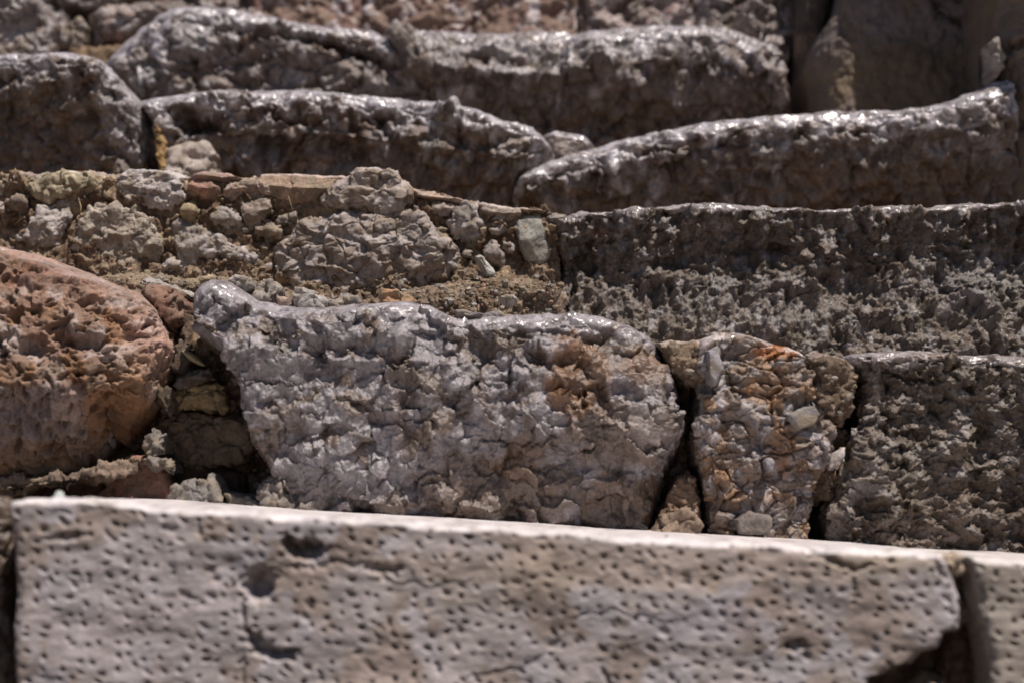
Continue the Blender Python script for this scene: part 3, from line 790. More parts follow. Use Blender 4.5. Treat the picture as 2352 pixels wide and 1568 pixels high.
stone('boulder', ([(1930, 830), (1945, 815), (2000, 808), (2060, 807), (2130, 808), (2200, 811), (2280, 814), (2352, 818), (2500, 822), (2640, 826)],
                  [(2640, 826), (2640, 1340)], [(1915, 1340), (2640, 1340)],
                  [(1930, 830), (1975, 850), (1992, 900), (1986, 960), (1960, 1010), (1940, 1060), (1922, 1120), (1906, 1180), (1915, 1340)]),
      1.30, 'shard', 'dark', (.165, .138, .118), s1, seed=51, r=[(.016, .04), .02, .02, (.02, .03)], back=.27, q=1.25, smooth=.01, amp=1.0,
      prof=[(0, .01), (.3, .01), (.6, .014), (.82, .006), (1, .0)], wear=(50, 50), label='grey brown boulder with hackly chipped face and polished top edge at the right',
      patches=[((.20, .165, .13), .04, .12), ((.40, .375, .36), .016, .12)],
      stains_and_light=[(2100, 1230, 140, 40, (.36, .28, .22), .6), (2000, 815, 60, 12, (.36, .37, .44), .6), (2100, 815, 100, 12, (.33, .22, .17), .5), (2200, 1150, 160, 60, (.22, .16, .11), .5)],
      feats=[('dent', 2232, 892, 20, 18, 0, .014, .4), ('dent', 2050, 888, 24, 20, 0, .010, .4), ('crack', [(1962, 850), (1990, 872), (2040, 878)], 8, .006), ('crack', [(2030, 835), (2060, 860), (2100, 880)], 7, .004),
             ('crack', [(2050, 868), (2100, 862), (2150, 880)], 8, .006), ('dent', 2150, 950, 50, 26, -.4, .009, .3), ('dent', 2270, 1000, 40, 60, .2, .009, .3), ('dent', 2080, 1060, 60, 60, 0, -.006, .2),
             ('dent', 2200, 1080, 60, 40, .5, -.006, .2), ('dent', 1985, 1180, 50, 60, .2, .012, .3), ('crack', [(2270, 815), (2300, 850), (2320, 900)], 12, .005)])

# ------------------------------------------------------------------ third step: rubble and mortar at the left, a long chipped block at the right
s2 = thing('stone_step', 'third step, rubble in mortar on the left, long chipped block on the right', 'step', (0, 1.6, .1), 'steps of the stone stair')
stone('mortar', ([(-300, 415), (0, 412), (40, 398), (120, 402), (200, 396), (260, 402), (330, 398), (420, 408), (500, 412), (600, 408), (700, 408), (800, 412), (880, 420), (950, 438), (1040, 455), (1120, 470), (1200, 482), (1298, 492)],
                 [(1298, 492), (1290, 560), (1285, 640), (1290, 760)], [(-300, 760), (1290, 760)], [(-300, 415), (-300, 760)]),
      1.600, 'earth', 'earth', (.27, .21, .155), s2, seed=61, r=[(.01, .03), .02, .02, .02], back=.26, q=1.0, amp=1.25, label='brown earth mortar between the rubble stones', smooth=.006,
      prof=[(0, -.03), (.25, -.008), (.6, .004), (1, 0)],
      patches=[((.15, .105, .075), .05, .06), ((.33, .27, .19), .03, .2)], wear=(8, 6, .5),
      stains_and_light=[(60, 480, 60, 60, (.13, .09, .065), .8), (900, 640, 220, 50, (.16, .125, .09), .6)])
RUB = [
    (z3([(130, 145), (175, 95), (300, 78), (410, 80), (455, 120), (445, 165), (350, 192), (220, 198), (150, 172)]), (.37, .345, .25), 'chalk', 'chalk', 'cream mossy lens shaped stone at the top left of the rubble', 1.0),
    (z3([(556, 100), (590, 68), (650, 66), (760, 78), (845, 104), (835, 180), (815, 215), (765, 252), (690, 230), (600, 214), (556, 165)]), (.44, .43, .44), 'chalk', 'chalk', 'pale white grey stone at the top of the rubble', 1.0),
    (z3([(332, 222), (318, 300), (285, 340), (262, 400), (200, 425), (120, 410), (80, 380), (95, 340), (140, 305), (210, 240), (275, 212)]), (.42, .41, .415), 'chalk', 'chalk', 'slanting pale grey stone low at the left of the rubble', 1.0),
    (z3([(372, 285), (430, 240), (500, 228), (600, 245), (690, 300), (738, 380), (725, 450), (690, 500), (600, 520), (500, 510), (400, 480), (328, 435), (350, 345)]), (.37, .35, .31), 'chalk', 'chalk', 'broad cream grey stone in the left half of the rubble', 1.0),
    (z3([(795, 310), (830, 295), (900, 318), (1000, 365), (1080, 418), (1165, 440), (1165, 500), (1080, 505), (960, 545), (860, 545), (820, 460), (788, 370)]), (.40, .395, .41), 'chalk', 'chalk', 'blue grey stone tapering to the right, low in the rubble', 1.0),
    (z3([(745, 505), (790, 470), (832, 490), (840, 530), (790, 545), (755, 532)]), (.42, .41, .42), 'chalk', 'chalk', None, .8),
    (z3([(825, 250), (845, 222), (880, 215), (915, 240), (910, 285), (870, 305), (830, 290)]), (.38, .33, .20), 'chalk', 'chalk', 'small yellow stone amid the rubble', .8),
    (z3([(862, 140), (900, 112), (970, 118), (1012, 150), (1015, 185), (970, 212), (900, 195), (862, 172)]), (.35, .21, .17), 'soft', 'red', 'small red stone near the top of the rubble', .7),
    (z3([(865, 110), (940, 86), (1060, 88), (1108, 104), (1080, 125), (1000, 128), (930, 112)]), (.33, .24, .22), 'soft', 'red', None, .5),
    (z3([(1030, 178), (1070, 130), (1120, 108), (1200, 112), (1250, 160), (1240, 190), (1140, 200), (1045, 206)]), (.36, .29, .26), 'cracked', 'brec', 'flat pinkish stone at the top of the rubble', .6),
    (z3([(1185, 118), (1215, 90), (1320, 88), (1440, 92), (1575, 96), (1560, 130), (1500, 165), (1440, 200), (1330, 205), (1240, 190)]), (.38, .28, .215), 'soft', 'chalk', 'sandy pink slab at the top middle of the rubble', .6),
    (z3([(1480, 205), (1520, 150), (1580, 102), (1640, 72), (1720, 64), (1800, 82), (1865, 120), (1896, 172), (1890, 215), (1830, 250), (1760, 265), (1680, 235), (1550, 240)]), (.36, .315, .28), 'fract', 'brec', 'rounded knob stone standing above the rubble top', 1.0),
    (z3([(980, 258), (1060, 245), (1112, 290), (1135, 345), (1060, 345), (1000, 318), (965, 290)]), (.35, .34, .345), 'chalk', 'chalk', None, .9),
    (z3([(1110, 222), (1160, 198), (1235, 198), (1255, 240), (1210, 300), (1150, 335), (1105, 280)]), (.29, .25, .225), 'chalk', 'chalk', None, .9),
    (z3([(1170, 320), (1230, 300), (1300, 320), (1290, 380), (1220, 400), (1180, 370)]), (.28, .24, .20), 'chalk', 'chalk', None, .9),
    (z3([(1262, 470), (1300, 400), (1380, 330), (1460, 290), (1560, 275), (1700, 268), (1780, 262), (1860, 250), (1930, 280), (1985, 350), (2080, 420), (2075, 500), (2020, 560), (1940, 590), (1850, 612), (1700, 625), (1540, 618), (1400, 600), (1300, 570)]), (.27, .24, .225), 'fract', 'brec', 'large fractured breccia boulder in the middle of the rubble', 1.15),
    (z3([(2060, 300), (2100, 240), (2140, 215), (2190, 240), (2215, 310), (2218, 390), (2150, 415), (2080, 375)]), (.36, .35, .355), 'chalk', 'chalk', 'angular blue grey stone right of the breccia boulder', 1.0),
    (z3([(1900, 230), (1960, 225), (1980, 280), (1975, 340), (1935, 350), (1905, 300)]), (.33, .30, .28), 'chalk', 'brec', None, .8),
    (z3([(1990, 225), (2060, 215), (2110, 235), (2060, 285), (2000, 290)]), (.34, .31, .29), 'chalk', 'chalk', None, .8),
    (z3([(2215, 405), (2270, 395), (2325, 470), (2318, 525), (2260, 500), (2222, 455)]), (.28, .26, .255), 'chalk', 'chalk', None, .8),
    ([(1180, 505), (1205, 492), (1240, 492), (1252, 515), (1256, 550), (1272, 575), (1245, 608), (1210, 603), (1190, 570)], (.33, .36, .345), 'soft', 'chalk', 'flat greenish grey stone at the right end of the rubble', .45),
    ([(1252, 496), (1275, 488), (1300, 492), (1298, 512), (1280, 520), (1255, 515)], (.27, .26, .26), 'soft', 'chalk', None, .4),
    (z3([(0, 112), (30, 92), (58, 105), (50, 150), (5, 165)]), (.22, .18, .14), 'chalk', 'chalk', None, .8),
    (z3([(30, 195), (80, 165), (130, 190), (120, 240), (70, 265), (25, 245)]), (.20, .17, .15), 'chalk', 'chalk', None, .8),
    (z3([(-60, 60), (0, 85), (10, 130), (-10, 220), (-80, 260), (-220, 240), (-220, 70)]), (.38, .36, .35), 'chalk', 'chalk', None, .8),
    (z3([(-10, 200), (25, 220), (30, 270), (0, 300), (-30, 260)]), (.35, .33, .32), 'chalk', 'chalk', None, .8),
    (z3([(1900, 160), (1990, 168), (2060, 186), (2170, 208), (2230, 225), (2180, 232), (2080, 215), (1980, 200), (1910, 182)]), (.38, .30, .26), 'soft', 'chalk', 'thin pinkish capping slab on the sloping top of the rubble', .4),
    (z3([(2190, 215), (2260, 226), (2340, 236), (2410, 246), (2400, 290), (2330, 300), (2250, 285), (2200, 250)]), (.32, .27, .24), 'chalk', 'chalk', None, .6),
    ([(1190, 478), (1240, 482), (1262, 488), (1250, 494), (1195, 492)], (.36, .28, .23), 'soft', 'chalk', None, .3),
]
for i, (pl, cc, st_, mt, lb, am) in enumerate(RUB):
    cc = tuple(c * .74 + d * .22 for c, d in zip(cc, (.25, .20, .15)))
    gx = sum(a for a, b in pl) / len(pl); gy = sum(b for a, b in pl) / len(pl)
    if i < 20: pl = [(gx + (a - gx) * 1.07, gy + (b - gy) * 1.07) for a, b in pl]
    big = 'breccia' in (lb or '') and 'large' in (lb or '') or 'knob' in (lb or '')
    cl = ([(.33, .32, .33), (.27, .24, .22), (.38, .37, .38), (.24, .20, .17), (.30, .27, .25)], .75) if st_ == 'fract' else None
    stone('rubble_stone', pl, 1.592 if not big else 1.585, st_, mt, cc, s2, seed=800 + i * 3, r=(.005, .012) if not big else (.012, .02), back=.06 if not big else .12, q=1.45, amp=am * .8, smooth=.004, label=lb, cells=cl,
          prof=[(0, .010), (.5, 0), (1, .006)], wear=(9, 4, .7) if i in (0, 1, 8, 9, 10, 11, 26, 27, 28) else None,
          patches=[(tuple(c * .72 for c in cc), .02, .15), (tuple(min(.5, c * 1.12) for c in cc), .012, .2)])
# small stones between the larger ones
rnd = random.Random(5)
for i, (x_, y_, w_) in enumerate([(960, 372, 20), (1290, 300, 24), (1350, 270, 18), (1200, 250, 20), (1230, 520, 18), (1220, 420, 16), (2280, 330, 26), (2300, 280, 20), (2340, 420, 20), (2140, 450, 18), (2200, 560, 20), (2390, 330, 22), (2020, 350, 24)]):
    n = rnd.randint(5, 7); a0 = rnd.random() * 6
    pl = z3([(x_ + w_ * 1.7 * math.cos(a0 + 6.283 * j / n) * rnd.uniform(.75, 1.2), y_ + w_ * 1.3 * math.sin(a0 + 6.283 * j / n) * rnd.uniform(.75, 1.2)) for j in range(n)])
    c_ = rnd.choice([(.27, .24, .215), (.22, .185, .145), (.28, .235, .18), (.24, .215, .195), (.30, .28, .275)])
    stone('rubble_stone', pl, 1.597, 'chalk', 'chalk', c_, s2, seed=900 + i, r=(.003, .006), back=.03, q=1.2, amp=.6, smooth=.003)

stone('long_block', ([(1288, 520), (1300, 500), (1330, 491), (1370, 487), (1420, 484), (1470, 479), (1510, 473), (1550, 471), (1620, 471), (1700, 473), (1800, 477), (1900, 478), (2000, 479), (2100, 478), (2170, 474), (2250, 470), (2352, 467), (2480, 466), (2700, 466)],
                     [(2700, 466), (2700, 920)], [(1290, 920), (2700, 920)],
                     [(1288, 520), (1283, 560), (1292, 600), (1284, 660), (1286, 740), (1290, 920)]),
      1.585, 'columns', 'dark', (.150, .124, .106), s2, seed=71, r=[(.007, .02), .02, .02, (.014, .03)], back=.28, q=1.15, smooth=.006, amp=1.1,
      prof=[(0, -.020), (.3, -.012), (.55, .012), (.72, .020), (.88, .010), (1, .0)], wear=(16, 18), label='long dark chipped block with a polished straight top edge',
      patches=[((.18, .15, .12), .05, .12), ((.38, .365, .37), .016, .14)],
      stains_and_light=[(1420, 505, 40, 22, (.33, .34, .40), .8), (1340, 515, 50, 26, (.30, .265, .22), .7), (2250, 640, 130, 110, (.33, .325, .34), .55), (1370, 532, 22, 10, (.34, .16, .09), .6), (1720, 690, 300, 60, (.30, .29, .285), .4)],
      feats=[('dent', 1545, 600, 60, 26, -.2, .012, .3), ('dent', 1760, 570, 120, 20, 0, .008, .3), ('crack', [(1500, 478), (1490, 510), (1460, 530)], 6, -.004), ('dent', 1530, 492, 26, 10, 0, .008, .4),
             ('crack', [(1545, 480), (1530, 510), (1500, 530)], 5, -.004), ('dent', 1350, 580, 40, 60, .2, .014, .3), ('dent', 1900, 640, 40, 24, .2, .009, .3), ('dent', 2200, 590, 30, 60, 0, .008, .3),
             ('dent', 1310, 640, 20, 60, 0, .02, .3), ('dent', 2150, 720, 60, 40, 0, -.008, .2), ('dent', 2000, 720, 60, 30, 0, -.008, .2)])

# ------------------------------------------------------------------ fourth step
s3 = thing('stone_step', 'fourth step of rounded worn boulders, out of focus behind the rubble course', 'step', (0, 1.9, .26), 'steps of the stone stair')
stone('boulder', ([(-320, 112), (-80, 118), (0, 122), (80, 124), (150, 120), (210, 127), (245, 148), (262, 170)],
                  [(262, 170), (300, 215), (332, 255), (352, 295), (360, 345), (366, 400), (368, 520)],
                  [(-320, 520), (368, 520)], [(-320, 112), (-320, 520)]),
      1.86, 'bulky', 'worn', (0.183, 0.154, 0.139), s3, seed=81, r=[(.032, .07), (.05, .09), .02, .02], back=.26, q=.82, amp=.9, smooth=.012, prof=[(0, .06), (.5, .03), (.75, .0), (1, .0)], lat=[(0, .02), (.45, .03), (.72, .0), (1, .0)],
      wear=(90, 85), label='dark boulder with a pale worn shoulder at the left edge', patches=[((.46, .44, .46), .024, .08), ((.20, .15, .12), .05, .02)], stains_and_light=[(120, 320, 230, 130, (.20, .155, .13), .4), (290, 230, 85, 140, (.50, .49, .53), .95)],  # brown low down mimics shadow, pale right flank paints the sunlit edge
      feats=[('dent', 186, 168, 9, 12, 0, .012, .4), ('dent', 230, 200, 40, 30, .6, .008, .3)])
stone('boulder', ([(322, 232), (345, 225), (400, 218), (460, 210), (540, 207), (620, 207), (700, 206), (760, 208), (820, 216), (900, 223), (980, 236), (1060, 253), (1140, 272), (1200, 290), (1240, 308), (1262, 330)],
                  [(1262, 330), (1280, 360), (1262, 395), (1230, 430), (1210, 480), (1230, 620)], [(370, 620), (1230, 620)], [(322, 232), (350, 280), (372, 330), (368, 400), (370, 620)]),
      1.88, 'bulky', 'worn', (0.167, 0.137, 0.125), s3, seed=82, r=[(.030, .07), (.05, .07), .02, .02], back=.26, q=.82, amp=1.15, smooth=.01, prof=[(0, .10), (.4, .06), (.68, .0), (1, .0)],
      wear=(85, 90), label='wide dark boulder with a glossy worn top in the middle of the fourth step', patches=[((.46, .44, .46), .024, .08), ((.18, .13, .105), .05, .04), ((.4, .4, .42), .03, .25)],
      stains_and_light=[(450, 262, 70, 40, (.13, .10, .085), .8), (700, 400, 350, 90, (.18, .14, .12), .4), (1150, 330, 90, 50, (.26, .20, .15), .5), (900, 245, 120, 22, (.40, .40, .44), .6)],  # broad brown low on the face mimics shadow; dark ellipse over the hollow
      feats=[('dent', 447, 275, 58, 36, 0, .030, .5), ('dent', 620, 335, 55, 30, 0, .022, .5), ('dent', 560, 320, 40, 26, .2, .014, .4), ('crack', [(860, 265), (900, 320), (980, 380)], 12, .012), ('crack', [(680, 250), (700, 290), (720, 320)], 8, .008),
             ('dent', 800, 340, 90, 30, .1, .018, .4), ('crack', [(590, 340), (620, 390)], 10, .01), ('crack', [(480, 290), (540, 250), (600, 230)], 8, .006)])
stone('packing_stone', [(368, 395), (376, 350), (420, 335), (470, 330), (500, 360), (490, 470), (370, 470)], 1.855, 'bulky', 'chalk', (.38, .35, .33), s3, seed=83, r=.02, back=.06, amp=.6)
stone('packing_stone', [(355, 285), (368, 300), (374, 340), (378, 400), (362, 410), (357, 350)], 1.86, 'earth', 'earth', (.36, .25, .12), s3, seed=84, r=.006, back=.05)
stone('boulder', [(1240, 318), (1255, 305), (1300, 303), (1340, 310), (1366, 328), (1340, 360), (1300, 400), (1250, 400)], 1.93, 'bulky', 'worn', (0.205, 0.171, 0.156), s3, seed=85, r=(.02, .04), back=.1, amp=.4, wear=(24, 10),
      label='small pale stone wedged behind between two boulders of the fourth step')
stone('boulder', ([(1178, 450), (1190, 420), (1210, 400), (1260, 374), (1330, 350), (1420, 320), (1500, 301), (1600, 286), (1700, 274), (1800, 264), (1880, 258), (1960, 257), (2050, 252), (2120, 244), (2180, 228), (2240, 210), (2285, 186), (2312, 178)],
                  [(2312, 178), (2335, 240), (2350, 300), (2370, 400), (2380, 580)], [(1190, 580), (2380, 580)], [(1178, 450), (1182, 480), (1190, 580)]),
      1.87, 'bulky', 'worn', (0.167, 0.137, 0.123), s3, seed=86, r=[(.026, .06), .014, .02, (.05, .06)], back=.26, q=.82, amp=1.1, smooth=.004, prof=[(0, .11), (.3, .075), (.6, .02), (.75, 0), (1, .0)],
      wear=(80, 80), label='long boulder rising to the right with a bright worn upper edge and shaded foot', patches=[((.46, .44, .46), .024, .08), ((.19, .14, .11), .05, .03)],
      stains_and_light=[(2050, 410, 330, 90, (.20, .14, .095), .85), (1270, 410, 80, 40, (.42, .40, .41), .7), (1330, 350, 90, 14, (.38, .28, .18), .6), (2240, 240, 80, 40, (.33, .30, .28), .5)],  # wide brown over the foot puts its shadow into the colour
      feats=[('crack', [(1370, 360), (1390, 390), (1385, 440)], 8, .008), ('crack', [(1260, 400), (1330, 410), (1390, 400)], 9, .008), ('crack', [(1250, 440), (1320, 450), (1380, 440)], 9, .008), ('dent', 1840, 310, 20, 20, 0, .01, .4),
             ('dent', 2230, 290, 40, 20, 0, .01, .4), ('dent', 1700, 330, 160, 16, -.1, .01, .4)])

# ------------------------------------------------------------------ fifth step
s4 = thing('stone_step', 'fifth step of blurred glossy boulders, ending at the dark wall', 'step', (0, 2.2, .4), 'steps of the stone stair')
stone('boulder', ([(228, 165), (250, 135), (290, 102), (335, 65), (370, 36), (400, 20), (450, 16), (520, 24), (600, 40), (700, 55), (790, 66), (860, 78), (905, 110)],
                  [(905, 110), (950, 150), (990, 185), (1010, 230), (1010, 380)], [(330, 380), (1010, 380)], [(228, 165), (270, 185), (310, 225), (330, 250), (330, 380)]),
      2.16, 'bulky', 'worn', (0.183, 0.152, 0.140), s4, seed=91, r=[(.040, .10), .05, .02, .05], back=.26, q=.8, amp=1.2, smooth=.012, prof=[(0, .04), (.45, .03), (.75, .02), (1, .03)], wear=(100, 100),
      label='sloping grey boulder with a glossy ridge at the upper left', patches=[((.46, .44, .46), .024, .08), ((.21, .16, .135), .06, .02), ((.42, .42, .45), .04, .2)], stains_and_light=[(800, 150, 130, 60, (.19, .145, .12), .5), (500, 180, 180, 60, (.24, .20, .18), .5), (450, 70, 100, 50, (.40, .40, .43), .6)],
      feats=[('crack', [(520, 60), (620, 70), (740, 90), (850, 130)], 12, .016), ('crack', [(700, 75), (800, 110), (880, 130)], 14, .014)])
stone('boulder', ([(872, 100), (882, 70), (920, 66), (960, 76), (1040, 80), (1130, 80), (1220, 78), (1300, 82), (1350, 100)],
                  [(1350, 100), (1345, 180), (1330, 240), (1340, 440)], [(1000, 440), (1340, 440)], [(872, 100), (930, 150), (985, 190), (1000, 260), (1000, 440)]),
      2.14, 'bulky', 'worn', (0.178, 0.147, 0.134), s4, seed=92, r=[(.045, .10), .03, .02, .03], back=.26, q=.8, amp=1.1, prof=[(0, .10), (.4, .07), (.62, .0), (.8, .03), (1, .08)], wear=(90, 90),
      label='glossy stepped boulder in the middle of the fifth step', patches=[((.46, .44, .46), .024, .08), ((.21, .16, .13), .06, .03)], stains_and_light=[(1150, 250, 180, 70, (.2, .15, .125), .4), (930, 110, 40, 30, (.18, .15, .14), .6), (1180, 158, 110, 22, (.60, .60, .64), .8), (1130, 100, 190, 26, (.56, .56, .60), .7)],  # brown low down mimics shadow; pale bands paint the lit ledge and slope
      feats=[('dent', 1120, 128, 120, 12, .05, .02, .4), ('dent', 1050, 170, 60, 10, .3, .012, .4), ('crack', [(1000, 190), (1080, 180), (1140, 200)], 12, .012)])
stone('boulder', ([(1290, 110), (1310, 85), (1360, 70), (1440, 63), (1520, 62), (1600, 64), (1660, 74), (1710, 88), (1750, 105), (1785, 138)],
                  [(1785, 138), (1806, 180), (1820, 230), (1815, 270), (1825, 400)], [(1280, 440), (1825, 400)], [(1290, 110), (1275, 170), (1270, 250), (1280, 440)]),
      2.13, 'bulky', 'worn', (0.178, 0.147, 0.134), s4, seed=93, r=[(.045, .10), .04, .02, .04], back=.26, q=.8, amp=1.25, prof=[(0, .10), (.4, .06), (.66, .0), (.85, .02), (1, .06)], wear=(100, 100),
      label='grey boulder with jagged ledges at the right end of the fifth step', patches=[((.46, .44, .46), .024, .08), ((.20, .15, .12), .06, .02)], stains_and_light=[(1560, 240, 250, 70, (.2, .15, .12), .4), (1480, 95, 170, 40, (.54, .53, .56), .8)],  # brown low down mimics shadow; pale band paints the lit top
      feats=[('dent', 1590, 150, 50, 28, .3, .022, .4), ('dent', 1480, 150, 30, 18, 0, .018, .4), ('dent', 1740, 160, 60, 20, .7, .02, .4), ('crack', [(1610, 90), (1660, 140), (1740, 190)], 10, .012), ('crack', [(1700, 120), (1770, 190), (1800, 240)], 10, .014)])
stone('boulder', [(1690, 40), (1720, 5), (1760, -20), (1815, -30), (1832, 10), (1832, 90), (1822, 140), (1806, 170), (1770, 120), (1720, 80)], 2.26, 'bulky', 'worn', (0.215, 0.184, 0.178), s4, seed=94, r=.03, back=.14, amp=.8,
      label='pale stone above the jagged boulder, against the dark joint')
for i, (pl, cc) in enumerate([
        ([(-250, 10), (-60, -30), (60, -20), (110, 15), (140, 70), (120, 130), (90, 260), (-250, 260)], (.28, .25, .245)),
        ([(60, 40), (100, 20), (140, 35), (165, 75), (160, 115), (110, 120), (75, 90)], (.36, .34, .34)),
        ([(150, 60), (180, 40), (205, 70), (195, 125), (160, 130)], (.34, .30, .20)),
        ([(200, 40), (260, 10), (340, 5), (370, 25), (330, 60), (270, 115), (215, 130)], (.27, .21, .19)),
        ([(120, -30), (200, -50), (300, -40), (340, -5), (260, 15), (200, 35), (140, 20)], (.33, .30, .30))]):
    stone('boulder', pl, 2.28 + .02 * i, 'bulky', 'worn', cc, s4, seed=95 + i, r=.03, back=.12, amp=.7, q=.9, patches=[((.46, .44, .46), .024, .08), ((.2, .15, .12), .05, .1)])

# ------------------------------------------------------------------ sixth step, mostly above the picture
s5 = thing('stone_step', 'uppermost step of brownish red stones cut by the top of the picture', 'step', (0, 2.5, .55), 'steps of the stone stair')
for i, (a_, b_, cc) in enumerate([(-400, 330, (.24, .19, .18)), (330, 560, (.27, .19, .17)), (560, 830, (.24, .15, .125)), (830, 1080, (.25, .155, .13)), (1080, 1330, (.26, .165, .14)), (1330, 1600, (.34, .26, .255)), (1600, 1835, (.35, .32, .33))]):
    stone('boulder', ([(a_ + 6, -120), ((a_ + b_) / 2, -135), (b_ - 6, -118)], [(b_ - 6, -118), (b_ + 4, 20), (b_ - 6, 190)], [(a_ + 6, 190), (b_ - 6, 190)], [(a_ + 6, -120), (a_ - 4, 20), (a_ + 6, 190)]),
          2.47, 'bulky', 'red' if 1 < i < 5 else 'worn', tuple(c * (.62 if i < 5 else .9) for c in cc), s5, seed=110 + i, r=.03, back=.26, q=.7, amp=1.0, prof=[(0, 0), (1, .04)], patches=[((.46, .44, .46), .024, .08), ((.17, .12, .10), .06, .05)])

# ------------------------------------------------------------------ the shaded wall at the upper right
wl = thing('stone_wall', 'dark shaded wall of big stones rising at the upper right beside the stair', 'wall', (.75, 2.1, .3))
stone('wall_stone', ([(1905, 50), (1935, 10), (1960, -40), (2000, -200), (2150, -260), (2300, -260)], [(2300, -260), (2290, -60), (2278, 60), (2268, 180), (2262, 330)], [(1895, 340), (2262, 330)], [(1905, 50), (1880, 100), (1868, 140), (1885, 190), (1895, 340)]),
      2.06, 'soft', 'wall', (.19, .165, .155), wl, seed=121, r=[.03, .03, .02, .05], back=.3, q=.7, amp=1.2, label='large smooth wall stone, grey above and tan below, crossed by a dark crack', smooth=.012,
      stains_and_light=[(2070, 190, 200, 90, (.20, .155, .10), .8), (2080, 20, 160, 90, (.24, .215, .22), .7)], feats=[('crack', [(2140, -20), (2160, 30), (2200, 45), (2240, 60), (2262, 100), (2280, 150)], 9, .014), ('crack', [(2190, -10), (2230, 10), (2250, 50)], 7, .008)])
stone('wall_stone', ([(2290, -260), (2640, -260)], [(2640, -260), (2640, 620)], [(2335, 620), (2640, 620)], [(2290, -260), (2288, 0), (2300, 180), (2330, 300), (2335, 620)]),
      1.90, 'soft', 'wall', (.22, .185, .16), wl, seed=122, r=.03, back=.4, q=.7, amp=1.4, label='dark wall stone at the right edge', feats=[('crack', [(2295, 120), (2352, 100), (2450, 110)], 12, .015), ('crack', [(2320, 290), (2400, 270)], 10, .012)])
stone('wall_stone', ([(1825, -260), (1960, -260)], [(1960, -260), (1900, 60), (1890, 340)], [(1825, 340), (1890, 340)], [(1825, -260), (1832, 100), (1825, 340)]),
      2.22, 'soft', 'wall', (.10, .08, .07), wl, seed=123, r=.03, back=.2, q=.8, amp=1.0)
stone('wall_stone', [(2280, 95), (2292, 86), (2305, 110), (2306, 150), (2298, 175), (2285, 160), (2288, 130)], 1.885, 'earth', 'chalk', (.34, .32, .31), wl, seed=124, r=.01, back=.06, label='small pale lichened knob catching the sun on the dark wall')
# added unseen courses above the picture, leaning out to shade the stones below

def block(name, x0, x1, y0, y1, z0, z1, mat, base, parent, seed, amp=1.0):
    """a rough block given by its box in metres; its front faces the camera"""
    r_ = .03
    def pp(x, z): return px_of(np.array(x), np.array(z), y0)
    c = [pp(x0, z1), pp(x1, z1), pp(x1, z0), pp(x0, z0)]
    c = [(float(a), float(b)) for a, b in c]
    return stone(name, (c[0:2], c[1:3], [c[3], c[2]], [c[0], c[3]]), y0, 'soft', mat, base, parent, seed=seed, r=r_, back=y1 - y0, q=.15, amp=amp)
for i, (x0, x1, y0, z0, z1) in enumerate([(.50, 1.02, 1.99, .715, .90), (.68, 1.3, 1.78, .655, .90), (.62, 1.05, 1.86, .90, 1.18), (1.05, 1.6, 1.78, .90, 1.18), (.66, 1.3, 1.84, 1.18, 1.42)]):
    block('wall_stone', x0, x1, y0, 2.6, z0, z1, 'wall', (.24, .2, .17), wl, 130 + i)

